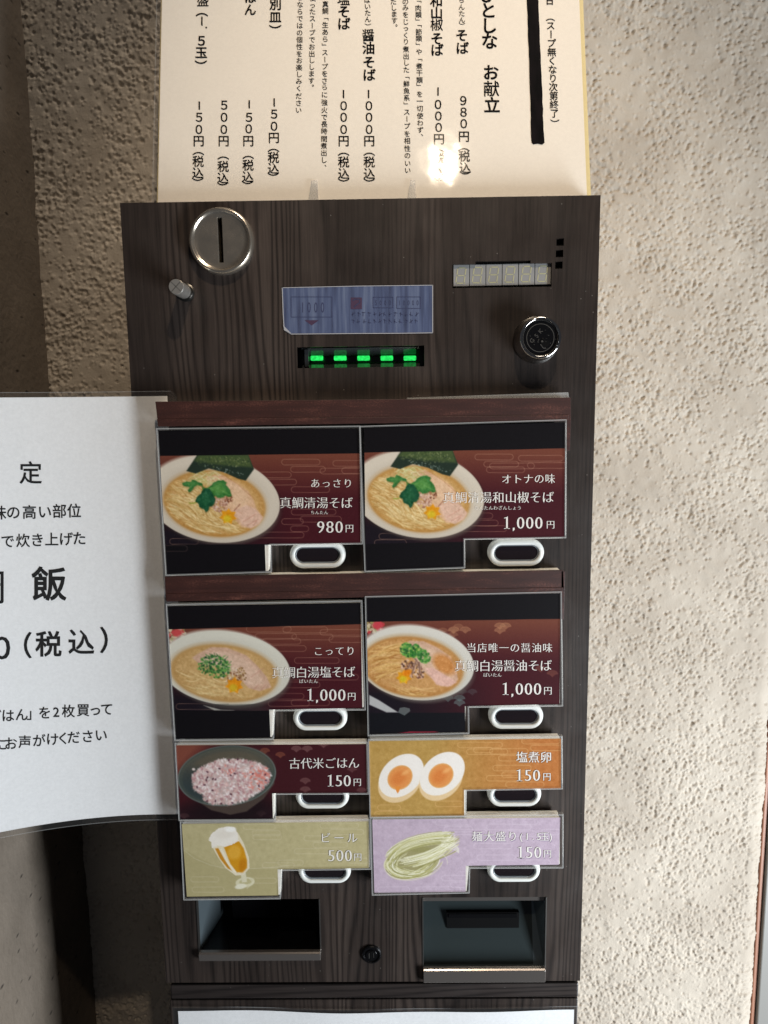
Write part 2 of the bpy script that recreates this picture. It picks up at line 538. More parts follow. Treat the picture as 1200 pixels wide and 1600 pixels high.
class Text:
    def __init__(s, surf, off=0.0, bold=0.0, contrast=0.0):
        s.surf, s.off, s.bold, s.contrast = surf, off, bold, contrast
        s.lines = []
        s.new()

    def new(s):
        s.mb = MB()
        s.lines.append(s.mb)

    def char(s, ch, x, y, size, vertical=False, sx=1.0, rot=0.0, mi=0):
        if ch in ' 　': return
        co, fs = glyph(ch, s.bold, s.contrast)
        if len(co) == 0: return
        if ch.isascii():
            cx = (co[:, 0].min() + co[:, 0].max()) / 2; cyy = 0.36
        else:
            cx, cyy = 0.5, 0.38
        g = (co - (cx, cyy))
        if vertical and ch in ROT:
            g = np.stack([g[:, 1], -g[:, 0]], 1)
            g[:, 1] -= (g[:, 1].min() + g[:, 1].max()) / 2
        if vertical and ch in '、。．': g = g + (0.55, 0.5)
        if rot:
            g = np.stack([g[:, 0] * math.cos(rot) - g[:, 1] * math.sin(rot), g[:, 0] * math.sin(rot) + g[:, 1] * math.cos(rot)], 1)
        px = x + g[:, 0] * size * sx; py = y - g[:, 1] * size
        s.mb.add(s.surf(px, py, s.off), fs, mi)

    def v(s, txt, ys, x0, x1, size, mi=0):
        """Vertical column: ys = one y per character or (start, end)."""
        s.new()
        n = len(txt)
        if isinstance(ys, tuple): ys = list(np.linspace(ys[0], ys[1], n))
        for ch, y in zip(txt, ys):
            t = (y - ys[0]) / max(ys[-1] - ys[0], 1)
            s.char(ch, x0 + (x1 - x0) * t, y, size, True, mi=mi)

    def h(s, txt, x0, x1, y, size, slope=0.0, sx=1.0, mi=0, rot=0.0):
        """Characters spread evenly between the outer edges x0 and x1."""
        s.new()
        n = len(txt); p = (x1 - x0) / n
        for i, ch in enumerate(txt):
            x = x0 + p * (i + 0.5)
            s.char(ch, x, y + slope * (x - x0), size, sx=sx, mi=mi, rot=rot)

    def price(s, txt, x0, x1, y, size, mi=0):
        """Serifed numerals between x0 and x1; commas take less room."""
        wts = [0.5 if c == ',' else 1.0 for c in txt]
        tot = sum(wts); x = x0
        for c, w in zip(txt, wts):
            ww = (x1 - x0) * w / tot
            cx = x + ww / 2
            if c == '1':
                h = size * 0.72; t = size * 0.052
                def q(a, b_): return (cx + a * size, y + h / 2 - b_ * size)
                for poly in ([(-0.05, 0), (0.05, 0), (0.05, 0.72), (-0.05, 0.66)],
                             [(-0.17, 0.0), (0.17, 0.0), (0.17, 0.03), (-0.17, 0.03)],
                             [(-0.17, 0.60), (-0.05, 0.62), (-0.05, 0.67), (-0.17, 0.63)]):
                    P = np.array([q(*p) for p in poly])
                    s.mb.add(s.surf(P[:, 0], P[:, 1], s.off), [(0, 1, 2, 3)], mi)
            elif c == ',':
                P = np.array([(cx - 1.5, y + size * 0.30), (cx + 1.4, y + size * 0.30), (cx + 1.2, y + size * 0.42), (cx - 1.6, y + size * 0.5)])
                s.mb.add(s.surf(P[:, 0], P[:, 1], s.off), [(0, 1, 2, 3)], mi)
            else:
                ob, oc = s.bold, s.contrast
                s.bold, s.contrast = .008, .027
                s.char(c, cx, y, size, sx=0.93, mi=mi)
                s.bold, s.contrast = ob, oc
            x += ww

    def build(s, mats, parent, name='printed_line'):
        for mb_ in s.lines:
            if mb_.v: mb_.build(name, mats, parent, recalc=False)


# ------------------------------------------------------------------ painter: colours printed on a card, one per vertex
class Paint:
    def __init__(s, TL, TR, BR, BL, step=0.9, skip=None):
        """Quad in traced coordinates; s across, t down."""
        s.q = [np.array(p, float) for p in (TL, TR, BR, BL)]
        w = np.linalg.norm(s.q[1] - s.q[0]); h = np.linalg.norm(s.q[3] - s.q[0])
        s.nx, s.ny = int(w / step) + 1, int(h / step) + 1
        S, T = np.meshgrid(np.linspace(0, 1, s.nx), np.linspace(0, 1, s.ny))
        P = ((1 - S) * (1 - T))[..., None] * s.q[0] + (S * (1 - T))[..., None] * s.q[1] + (S * T)[..., None] * s.q[2] + ((1 - S) * T)[..., None] * s.q[3]
        s.X, s.Y = P[..., 0], P[..., 1]
        s.C = np.zeros((s.ny, s.nx, 3))
        s.step = step
        s.rng = np.random.default_rng(int(TL[0] * 7 + TL[1]))

    def win(s, x0, x1, y0, y1):
        m = 8
        a = np.array([x0, x1]); ox = s.X[:, 0].min(); oy = s.Y[0].min()
        i0 = max(0, int((x0 - s.X.min()) / s.step * 0.93) - 16); i1 = min(s.nx, int((x1 - ox) / s.step * 1.07) + 16)
        j0 = max(0, int((y0 - oy) / s.step * 0.9) - 22); j1 = min(s.ny, int((y1 - oy) / s.step * 1.05) + 16)
        return slice(j0, j1), slice(i0, i1)

    def blend(s, w, mask, col, op=1.0):
        mask = np.clip(mask, 0, 1)[..., None] * op
        s.C[w] = s.C[w] * (1 - mask) + np.asarray(col, float) * mask

    def fill(s, col): s.C[:] = col

    def half(s, f, col, soft=0.6, op=1.0):
        """f(X,Y) > 0 is painted."""
        w = (slice(None), slice(None))
        s.blend(w, f(s.X, s.Y) / soft + 0.5, col, op)

    def ell(s, cx, cy_, a, b, th=0, col=(255, 255, 255), soft=0.8, op=1.0, inner=None, clip=None):
        m = max(a, b) + 3
        w = s.win(cx - m, cx + m, cy_ - m, cy_ + m)
        X, Y = s.X[w] - cx, s.Y[w] - cy_
        c, q = math.cos(math.radians(th)), math.sin(math.radians(th))
        u = X * c + Y * q; v = -X * q + Y * c
        r = np.sqrt((u / a) ** 2 + (v / b) ** 2)
        mk = np.clip((1 - r) * min(a, b) / soft + 0.5, 0, 1)
        if inner is not None: mk = mk * np.clip((r - inner) * min(a, b) / soft + 0.5, 0, 1)
        if clip is not None: mk = mk * clip(s.X[w], s.Y[w])
        s.blend(w, mk, col, op)

    def poly(s, pts, col, soft=0.8, op=1.0, clip=None, jag=0.0):
        pts = np.array(pts, float)
        w = s.win(pts[:, 0].min() - 2, pts[:, 0].max() + 2, pts[:, 1].min() - 2, pts[:, 1].max() + 2)
        X, Y = s.X[w], s.Y[w]
        ins = np.zeros(X.shape, bool); d = np.full(X.shape, 1e9)
        n = len(pts)
        for i in range(n):
            a, b = pts[i], pts[(i + 1) % n]
            cond = ((a[1] > Y) != (b[1] > Y))
            xx = (b[0] - a[0]) * (Y - a[1]) / ((b[1] - a[1]) or 1e-9) + a[0]
            ins ^= cond & (X < xx)
            e = b - a; t = np.clip(((X - a[0]) * e[0] + (Y - a[1]) * e[1]) / (e @ e + 1e-9), 0, 1)
            d = np.minimum(d, np.hypot(X - a[0] - t * e[0], Y - a[1] - t * e[1]))
        sd = np.where(ins, d, -d)
        if jag: sd = sd + s.rng.normal(0, jag, sd.shape)
        mk = np.clip(sd / soft + 0.5, 0, 1)
        if clip is not None: mk = mk * clip(X, Y)
        s.blend(w, mk, col, op)

    def line(s, pts, wd, col, op=1.0, clip=None):
        pts = np.array(pts, float)
        w = s.win(pts[:, 0].min() - wd - 1, pts[:, 0].max() + wd + 1, pts[:, 1].min() - wd - 1, pts[:, 1].max() + wd + 1)
        X, Y = s.X[w], s.Y[w]
        if X.size == 0: return
        d = np.full(X.shape, 1e9)
        for a, b in zip(pts[:-1], pts[1:]):
            e = b - a; t = np.clip(((X - a[0]) * e[0] + (Y - a[1]) * e[1]) / (e @ e + 1e-9), 0, 1)
            d = np.minimum(d, np.hypot(X - a[0] - t * e[0], Y - a[1] - t * e[1]))
        mk = np.clip((wd / 2 - d) / 0.9 + 0.5, 0, 1)
        if clip is not None: mk = mk * clip(X, Y)
        s.blend(w, mk, col, op)

    def curve(s, p0, p1, p2, wd, col, op=1.0, clip=None, n=7):
        t = np.linspace(0, 1, n)[:, None]
        p0, p1, p2 = map(np.array, (p0, p1, p2))
        s.line((1 - t) ** 2 * p0 + 2 * t * (1 - t) * p1 + t * t * p2, wd, col, op, clip)

    def soften(s, mask, k=1):
        m_ = mask(s.X, s.Y)[..., None]
        for _ in range(k):
            c = np.pad(s.C, ((1, 1), (1, 1), (0, 0)), 'edge')
            b = (c[:-2, 1:-1] + c[2:, 1:-1] + c[1:-1, :-2] + c[1:-1, 2:] + 2 * s.C) / 6
            s.C = s.C * (1 - m_) + b * m_

    def noise(s, amp, scale=1, region=None):
        h, w_ = s.ny // scale + 2, s.nx // scale + 2
        n = s.rng.normal(0, 1, (h, w_))
        yi = np.linspace(0, h - 1.001, s.ny); xi = np.linspace(0, w_ - 1.001, s.nx)
        y0 = yi.astype(int); x0 = xi.astype(int); fy = (yi - y0)[:, None]; fx = (xi - x0)[None]
        g = (n[y0][:, x0] * (1 - fy) * (1 - fx) + n[y0][:, x0 + 1] * (1 - fy) * fx + n[y0 + 1][:, x0] * fy * (1 - fx) + n[y0 + 1][:, x0 + 1] * fy * fx)
        if region is not None: g = g * region
        s.C += (g * amp)[..., None]

    def ellmask(s, cx, cy_, a, b, th=0, soft=1.0):
        c, q = math.cos(math.radians(th)), math.sin(math.radians(th))
        def f(X, Y):
            u = (X - cx) * c + (Y - cy_) * q; v = -(X - cx) * q + (Y - cy_) * c
            return np.clip((1 - np.sqrt((u / a) ** 2 + (v / b) ** 2)) * min(a, b) / soft + 0.5, 0, 1)
        return f

    def mesh(s, name, depth, notch_s, notch_t, parent):
        """L-shaped printed sheet: the lower right part (s > notch_s, t > notch_t) is cut away."""
        P = face(depth)(s.X.ravel(), s.Y.ravel()) - wloc(parent)
        J, I = np.meshgrid(np.arange(s.ny - 1), np.arange(s.nx - 1), indexing='ij')
        keep = ~(((I + 0.5) / (s.nx - 1) > notch_s) & ((J + 0.5) / (s.ny - 1) > notch_t))
        J, I = J[keep], I[keep]
        a = J * s.nx + I
        F = np.stack([a, a + s.nx, a + s.nx + 1, a + 1], 1)
        used = np.zeros(s.nx * s.ny, bool); used[F.ravel()] = True
        remap = np.cumsum(used) - 1
        F = remap[F]; P = P[used]; C = np.clip(s.C.reshape(-1, 3)[used], 0, 255)
        me = bpy.data.meshes.new(name)
        me.vertices.add(len(P)); me.vertices.foreach_set('co', P.ravel())
        me.loops.add(F.size); me.loops.foreach_set('vertex_index', F.ravel())
        me.polygons.add(len(F)); me.polygons.foreach_set('loop_start', np.arange(len(F)) * 4)
        me.update(calc_edges=True)
        at_ = me.color_attributes.new('print', 'FLOAT_COLOR', 'POINT')
        at_.data.foreach_set('color', np.concatenate([lin(C), np.ones((len(C), 1))], 1).ravel())
        me.materials.append(M['print'])
        o = bpy.data.objects.new(name, me); COL.objects.link(o); o.parent = parent
        return o


# motifs printed on the cards -------------------------------------------------
def cloud(p, x, y, w, col, op, h=9.0, wd=0.8, n=2):
    """Old-Japanese mist bands: stacked long round-ended outlines."""
    r = h / 2
    def band(x0, x1, yy):
        pts = [(x0 + r, yy - r), (x1 - r, yy - r)]
        pts += [(x1 - r + r * math.sin(a), yy - r * math.cos(a)) for a in np.linspace(0, math.pi, 7)]
        pts += [(x0 + r, yy + r)]
        pts += [(x0 + r - r * math.sin(a), yy + r * math.cos(a)) for a in np.linspace(0, math.pi, 7)]
        p.line(pts, wd, col, op)
    for k in range(n):
        o = [0, 14, -10, 8][k % 4]
        band(x + o, x + w + o * 0.6, y + k * h * 1.25)


def scallops(p, x, y, col, op, r=8.0, cells=((0, 0), (1, 0))):
    for (i, j) in cells:
        cx, cyy = x + i * 2 * r + (j % 2) * r, y + j * r * 0.8
        p.poly([(cx + r * math.cos(a), cyy - r * 0.7 * math.sin(a)) for a in np.linspace(0, math.pi, 11)] + [(cx - r * .5, cyy + r * .12), (cx - r * .14, cyy + r * .42), (cx, cyy + r * 0.55), (cx + r * .14, cyy + r * .42), (cx + r * .5, cyy + r * .12)], col, op=op)
        for rr in (0.72, 0.45):
            p.line([(cx + rr * r * math.cos(a), cyy - rr * r * 0.62 * math.sin(a)) for a in np.linspace(0.3, math.pi - 0.3, 7)], 0.6, (60, 38, 34), op * 0.5)


def maple(p, x, y, r, c1, c2):
    pts = []
    for k in range(14):
        a = math.pi * 2 * k / 14 + 0.3
        rr = r if k % 2 == 0 else r * 0.66
        pts.append((x + rr * math.cos(a), y + rr * 0.92 * math.sin(a)))
    p.poly(pts, c1, soft=1.2)
    p.ell(x - r * 0.1, y + r * 0.25, r * 0.45, r * 0.4, 0, c2, soft=4)


def bowl(p, cx, cy_, a, b, th, bx, by, ba, bb, bth, broth, broth_dark, rim=(214, 208, 196), yshift=0):
    p.ell(cx + 2, cy_ + 5, a, b, th, (38, 28, 26), soft=7, op=0.7)
    p.ell(cx, cy_, a, b, th, rim, soft=1.0)
    p.ell(cx - 3, cy_ - 4, a * 0.975, b * 0.965, th, tuple(v + 7 for v in rim), soft=5)
    p.ell(cx + 4, cy_ + 7, a * 0.93, b * 0.92, th, tuple(v - 10 for v in rim), soft=9, op=0.5)
    # shaded inner wall towards the soup
    p.ell(bx, by - 1, ba + 3, bb + 3, bth, (190, 160, 118), soft=6, op=0.75)
    p.ell(bx, by, ba, bb, bth, broth_dark, soft=3)
    p.ell(bx, by - 1, ba * 0.93, bb * 0.9, bth, broth, soft=9)


def noodles(p, clip, n, x0, x1, y0, y1, ang, length, cols, bend=6, wd=1.3, op=0.75):
    for _ in range(n):
        x = p.rng.uniform(x0, x1); y = p.rng.uniform(y0, y1)
        an = math.radians(ang + p.rng.normal(0, 9)); l = length * p.rng.uniform(0.55, 1.2)
        dx, dy = math.cos(an) * l / 2, math.sin(an) * l / 2
        bnd = bend * p.rng.uniform(0.4, 1.3)
        c = np.array(cols[p.rng.integers(len(cols))], float) + p.rng.normal(0, 6)
        p.curve((x - dx, y - dy), (x - dy / l * bnd, y - bnd + dx / l * 0), (x + dx, y + dy), wd * p.rng.uniform(0.7, 1.2), c, op, clip)


def speckle(p, pts_fn, n, cols, rmin, rmax, op=0.9, clip=None):
    for _ in range(n):
        x, y = pts_fn()
        c = cols[p.rng.integers(len(cols))]
        p.ell(x, y, p.rng.uniform(rmin, rmax), p.rng.uniform(rmin, rmax) * 0.8, p.rng.uniform(0, 180), c, soft=0.9, op=op, clip=clip)


def in_ell(p, cx, cy_, a, b, th=0):
    c, q = math.cos(math.radians(th)), math.sin(math.radians(th))
    def f():
        r = math.sqrt(p.rng.uniform(0, 1)); t = p.rng.uniform(0, 2 * math.pi)
        u, v = a * r * math.cos(t), b * r * math.sin(t)
        return cx + u * c - v * q, cy_ + u * q + v * c
    return f


def dark_ground(p, x0, x1, ytop_l, ytop_r, ybot, band_h_l):
    """Brown to wine-red ground with the darker table under the bowl."""
    W_ = (p.X - x0) / (x1 - x0); H_ = np.clip((p.Y - ytop_l) / (ybot - ytop_l), 0, 1)
    top = np.array((112, 62, 48.)); mid = np.array((66, 20, 28.)); low = np.array((24, 17, 26.))
    k1 = np.clip(1 - H_ * 2.0, 0, 1)[..., None]
    base = mid * (1 - k1) + top * k1
    k2 = (np.clip((H_ - 0.55) * 3.0, 0, 1) * np.clip(1.35 - W_ * 2.0, 0, 1))[..., None]
    base = base * (1 - k2) + low * k2
    p.C[:] = base


def leaf(p, x, y, r, ang, c1, c2):
    pts = []
    for k, (a, rr) in enumerate([(-180, .15), (-75, .55), (-58, .5), (-48, .85), (-30, .7), (-20, 1.02), (0, .95), (12, 1.05), (26, .72), (44, .9), (58, .55), (78, .5), (180, .1)]):
        t = math.radians(a + ang)
        pts.append((x + r * rr * math.cos(t), y + r * rr * math.sin(t)))
    p.poly(pts, c1, soft=1.3)
    for a in (-35, 0, 32):
        t = math.radians(a + ang)
        p.line([(x, y), (x + r * .8 * math.cos(t), y + r * .8 * math.sin(t))], 0.9, c2, 0.55)
    t = math.radians(ang)
    p.ell(x + r * .5 * math.cos(t), y + r * .5 * math.sin(t) - 2, r * .3, r * .2, ang, c2, soft=5, op=0.4)


def ramen_clear(p, ox, oy):
    """Clear-soup bowl: nori sheet, thin noodles, mitsuba leaf, pale meat slices, yellow leaf-cut garnish."""
    clear = (202, 162, 104); dk = (182, 134, 68)
    bowl(p, 334 + ox, 780 + oy, 104, 67, 8.7, 335 + ox, 787 + oy, 80, 51, 9, clear, dk, rim=(206, 196, 180))
    cl = p.ellmask(335 + ox, 787 + oy, 77, 48, 9, 3)
    nood = [(222, 196, 138), (206, 174, 112), (230, 210, 160), (182, 140, 78)]
    noodles(p, cl, 150, 262 + ox, 318 + ox, 757 + oy, 806 + oy, 28, 30, nood)
    noodles(p, cl, 130, 300 + ox, 366 + ox, 800 + oy, 826 + oy, 24, 46, nood, bend=-8)
    noodles(p, cl, 40, 300 + ox, 340 + ox, 782 + oy, 805 + oy, 60, 26, nood)
    # meat
    sl = [(322, 745), (345, 741), (364, 752), (388, 768), (397, 783), (401, 795), (411, 808), (406, 818), (392, 825), (378, 824), (362, 806), (348, 790), (330, 770)]
    sl = [(x + ox, y + oy) for x, y in sl]
    p.poly(sl, (214, 174, 138), soft=2)
    p.ell(368 + ox, 775 + oy, 26, 17, 42, (226, 192, 158), soft=8, op=.8)
    p.poly([(366 + ox, 797 + oy), (385 + ox, 789 + oy), (399 + ox, 795 + oy), (411 + ox, 809 + oy), (405 + ox, 819 + oy), (392 + ox, 826 + oy), (378 + ox, 820 + oy)], (218, 182, 160), soft=3)
    for q in ((380, 815, 400, 803), (386, 821, 402, 812), (396, 821, 401, 814)):
        p.line([(q[0] + ox, q[1] + oy), (q[2] + ox, q[3] + oy)], 1.2, (186, 128, 112), .6)
    p.line([(366 + ox, 798 + oy), (375 + ox, 788 + oy)], 1.2, (120, 62, 50), .8)
    p.line([(330 + ox, 747 + oy), (352 + ox, 744 + oy), (372 + ox, 757 + oy), (398 + ox, 780 + oy)], 1.0, (176, 116, 74), .5)
    for _ in range(26):
        x = p.rng.uniform(346, 396) + ox; y = 750 + (x - ox - 346) * .75 + p.rng.uniform(2, 30) + oy
        p.line([(x, y), (x + p.rng.uniform(3, 9), y + p.rng.uniform(2, 7))], .9, [(196, 146, 112), (232, 206, 178), (206, 158, 132)][p.rng.integers(3)], .35, p.ellmask(372 + ox, 783 + oy, 30, 22, 45, 4))
    # pale leek shreds
    for _ in range(60):
        x = p.rng.uniform(300, 338) + ox; y = p.rng.uniform(737, 757) + oy
        p.curve((x - 7, y + 3), (x, y - 6), (x + 8, y + 3), 1.0, [(206, 206, 150), (180, 178, 106), (226, 222, 180)][p.rng.integers(3)], .6)
    # nori
    nv = [(308, 711), (388, 711), (397, 733), (384, 751), (372, 748), (350, 738), (326, 732), (306, 740), (291, 736)]
    nv = [(x + ox, y + oy) for x, y in nv]
    p.poly(nv, (36, 50, 40), soft=1.2)
    p.poly([(310 + ox, 711 + oy), (388 + ox, 711 + oy), (394 + ox, 730 + oy), (340 + ox, 726 + oy), (303 + ox, 720 + oy)], (70, 86, 50), soft=4)
    speckle(p, in_ell(p, 348 + ox, 722 + oy, 42, 9), 170, [(98, 112, 66), (44, 60, 40), (124, 134, 92), (56, 76, 50)], .7, 1.8, .6)
    speckle(p, in_ell(p, 352 + ox, 735 + oy, 36, 4, 14), 46, [(190, 206, 196), (120, 140, 128), (30, 42, 38)], .5, 1.2, .8)
    # minced topping
    speckle(p, in_ell(p, 343 + ox, 788 + oy, 13, 12, 0), 110, [(206, 170, 150), (190, 148, 126), (226, 200, 184), (160, 112, 92)], .9, 2.2, .85)
    speckle(p, in_ell(p, 357 + ox, 780 + oy, 7, 6, 0), 40, [(150, 96, 66), (96, 50, 34), (186, 132, 100)], .8, 1.6, .85)
    # leaves
    p.curve((296 + ox, 786 + oy), (306 + ox, 788 + oy), (314 + ox, 779 + oy), 1.8, (146, 160, 62), .9)
    Z6 = lambda pts: [(250 + a / 6 + ox, 700 + b / 6 + oy) for a, b in pts]
    p.poly(Z6([(395, 352), (420, 370), (440, 420), (420, 440), (395, 390)]), (96, 130, 60), soft=1)
    for pts, c1, c2, vein in (
        ([(207, 330), (250, 312), (290, 320), (300, 297), (330, 300), (360, 322), (395, 330), (400, 360), (375, 350), (350, 345), (320, 370), (300, 400), (270, 418), (262, 395), (280, 365), (240, 360), (215, 350)], (52, 112, 56), (92, 148, 76), ((395, 355), (300, 338), (215, 340))),
        ([(400, 380), (440, 375), (480, 350), (500, 325), (540, 305), (590, 300), (625, 322), (615, 345), (640, 370), (660, 400), (672, 450), (645, 460), (615, 445), (590, 465), (545, 470), (520, 450), (500, 460), (470, 420)], (56, 118, 56), (112, 166, 84), ((410, 385), (520, 370), (655, 440))),
        ([(420, 375), (465, 385), (500, 440), (520, 480), (510, 520), (490, 545), (465, 550), (450, 590), (430, 605), (415, 575), (390, 565), (370, 555), (360, 520), (330, 500), (345, 460), (380, 430), (395, 400)], (22, 78, 50), (44, 104, 66), ((425, 380), (430, 480), (432, 590)))):
        P6 = Z6(pts); m6 = np.array(P6).mean(0)
        p.poly([(a + .8, b + 1.6) for a, b in P6], (110, 84, 40), soft=3, op=.5)
        p.poly(P6, c1, soft=1.1, jag=.25)
        sh = m6 + (np.array(P6) - m6) * .62 + (-1, -1.5)
        p.poly(sh, c2, soft=4, op=.5)
        v6 = Z6(vein)
        p.line(v6, .8, c2, .7)
        for k in range(5):
            t_ = (k + 1) / 6; a = np.array(v6[0]) * (1 - t_) + np.array(v6[2]) * t_; e = np.array(v6[2]) - np.array(v6[0])
            nn = np.array([-e[1], e[0]]) / np.linalg.norm(e)
            for sg_ in (-1, 1): p.line([a, a + e * .12 + nn * sg_ * 4.5], .6, c2, .4)
    maple(p, 356.5 + ox, 807 + oy, 14, (222, 150, 26), (214, 184, 44))
    p.soften(p.ellmask(334 + ox, 780 + oy, 104, 67, 8.7))
    p.noise(7.0, 3, p.ellmask(335 + ox, 787 + oy, 78, 49, 9, 3)(p.X, p.Y))
    p.noise(3.5, 1, p.ellmask(335 + ox, 787 + oy, 78, 49, 9, 3)(p.X, p.Y))


def meat_band(p, pts, c1, c2, ox=0, oy=0):
    p.poly(pts, c1, soft=2)
    P = np.array(pts); m = P.mean(0)
    p.poly(list(m + (P - m) * 0.8), c2, soft=6, op=.7)


# ------------------------------------------------------------------ the walls
def plaster_wall():
    X0, X1 = at(-30, 0, -WALL_Y)[0], float(at(1175, 1300, -WALL_Y)[0])
    corner = float(at(62, 400, -WALL_Y)[0])
    zt, zb = float(at(600, -60, -WALL_Y)[2]), float(at(600, 1690, -WALL_Y)[2])
    h = 0.0008
    gx = np.arange(corner - 0.002, X1, h); gz = np.arange(zb, zt, h)
    nx, nz = len(gx), len(gz)
    rng = np.random.default_rng(5)
    kx = np.fft.fftfreq(nx)[None]; kz = np.fft.fftfreq(nz)[:, None]
    def gauss(a, sx, sz):
        return np.real(np.fft.ifft2(np.fft.fft2(a) * np.exp(-2 * np.pi ** 2 * ((kx * sx) ** 2 + (kz * sz) ** 2))))
    den = gauss(rng.normal(0, 1, (nz, nx)), 14, 14); den /= den.std()
    den = np.clip(0.85 + 0.38 * den, 0.2, 2)
    def grains(per_m2, s, amp, jit):
        k = int(per_m2 * nx * nz * h * h)
        p = (den / den.sum()).ravel()
        idx = rng.choice(nx * nz, k, p=p)
        a = np.zeros(nx * nz); np.add.at(a, idx, rng.uniform(1 - jit, 1 + jit, k))
        g = gauss(a.reshape(nz, nx), s, s) * (2 * np.pi * s * s)
        return amp * np.tanh(g * 1.1)
    H = grains(42000, 0.78, 0.0009, .6) + grains(7000, 1.3, 0.0010, .6)
    H -= grains(26000, 1.15, 0.0018, .5)
    low = gauss(rng.normal(0, 1, (nz, nx)), 22, 22); H += low / low.std() * 0.00025
    mid = gauss(rng.normal(0, 1, (nz, nx)), 4, 4); H += mid / mid.std() * 0.00022
    # fine columns where the wall shows, coarse behind the machine
    xa, xb = at(262, 200, -WALL_Y)[0], at(870, 1500, -WALL_Y)[0]
    ci = [i for i in range(nx) if gx[i] < xa or gx[i] > xb or i % 12 == 0]
    ci = np.array(sorted(set(ci + [nx - 1])))
    Hx = H[:, ci]
    xs = gx[ci]
    V = np.stack([np.broadcast_to(xs, Hx.shape), WALL_Y - Hx, np.broadcast_to(gz[:, None], Hx.shape)], -1)
    # rounded outer corner on the right, turning away from the machine
    R_ = 0.016; cols = []
    for a in np.linspace(0.08, math.pi / 2, 26):
        cols.append(np.stack([np.full(nz, X1 + R_ * math.sin(a)) + Hx[:, -1 - int(a * 12)] * math.sin(a),
                              WALL_Y + R_ * (1 - math.cos(a)) - Hx[:, -1 - int(a * 12)] * math.cos(a), gz], -1))
    cols.append(np.stack([np.full(nz, X1 + R_), np.full(nz, WALL_Y + 0.25), gz], -1))
    V = np.concatenate([V, np.stack(cols, 1)], 1)
    n2 = V.shape[1]
    J, I = np.meshgrid(np.arange(nz - 1), np.arange(n2 - 1), indexing='ij')
    a = (J * n2 + I).ravel()
    Fc = np.stack([a, a + 1, a + n2 + 1, a + n2], 1)
    me = bpy.data.meshes.new('plaster_wall')
    P = V.reshape(-1, 3)
    me.vertices.add(len(P)); me.vertices.foreach_set('co', P.ravel())
    me.loops.add(Fc.size); me.loops.foreach_set('vertex_index', Fc.ravel())
    me.polygons.add(len(Fc)); me.polygons.foreach_set('loop_start', np.arange(len(Fc)) * 4)
    me.polygons.foreach_set('use_smooth', np.ones(len(Fc), bool))
    me.update(calc_edges=True)
    me.materials.append(M['plaster'])
    o = bpy.data.objects.new('plaster_wall', me); COL.objects.link(o)
    tag(o, 'cream sprayed plaster wall with rough grains behind the machine', kind='structure')
    # left wall, coming forward from the corner
    mb = MB()
    c1 = corner - 0.0
    ys = np.linspace(WALL_Y + 0.01, -0.01, 16); zs = np.linspace(zb, zt, 60)
    rng = np.random.default_rng(3)
    vs = []; fs = []
    for j, z in enumerate(zs):
        for i, y in enumerate(ys):
            e = 0.0006 * math.sin(z * 61 + 2 * math.sin(z * 23)) + 0.0004 * rng.normal()
            vs.append((c1 + e, y, z))
    for j in range(len(zs) - 1):
        for i in range(len(ys) - 1):
            k = j * len(ys) + i
            fs.append((k, k + 1, k + len(ys) + 1, k + len(ys)))
    mb.add(vs, fs)
    o = mb.build('side_wall', M['concrete'], smooth=True)
    tag(o, 'grey pitted concrete side wall at the left of the machine', kind='structure')
    # door jamb beyond the rounded corner
    xj = X1 + R_ + 0.0015
    mb = MB(); mb.box((xj, WALL_Y + 0.012, zb), (xj + 0.0045, WALL_Y + 0.06, zt))
    o = mb.build('door_jamb', M['jamb'], loc=(xj, WALL_Y + 0.02, zb), bevel=0.001)
    tag(o, 'brown wooden jamb strip beside the rounded wall corner at far right', 'door jamb')
    mb = MB(); mb.box((xj + 0.0052, WALL_Y + 0.008, zb), (xj + 0.03, WALL_Y + 0.06, zt))
    o = mb.build('metal_trim', M['jamb_metal'], loc=(xj + 0.006, WALL_Y + 0.02, zb), bevel=0.0012)
    tag(o, 'pale grey metal trim past the brown jamb at the far right edge', 'metal trim')


plaster_wall()

# ------------------------------------------------------------------ the machine
W = 0.34
ZB = float(at(583, 1534)[2])
machine = empty('ticket_machine', (W / 2, 0, ZB - 0.9), 'dark wood-grain meal ticket machine with coin slot, buttons and two trays', 'ticket machine')


def rectpx(x0, y0, x1, y1, d=0.0):
    """Axis-aligned rectangle on the machine face: (xa, xb, za, zb) with za < zb."""
    p = at(np.array([x0, x1, x1, x0]), np.array([y0, y0, y1, y1]), d)
    return (p[[0, 3], 0].mean(), p[[1, 2], 0].mean(), p[[2, 3], 2].mean(), p[[0, 1], 2].mean())


holes = {
    'bill': rectpx(464, 541, 663, 574),
    'display': rectpx(707, 412, 862, 449),
    'display_top': rectpx(743, 407.5, 829, 412),
    'sq1': rectpx(869.5, 372.5, 881, 384),
    'sq2': rectpx(868.5, 390.5, 880, 402),
    'sq3': rectpx(867.5, 408.5, 879, 420),
    'change': rectpx(309, 1405, 500.5, 1489),
    'ticket': rectpx(660.5, 1402, 853, 1515),
    'coin': rectpx(338, 340, 356, 416),
}


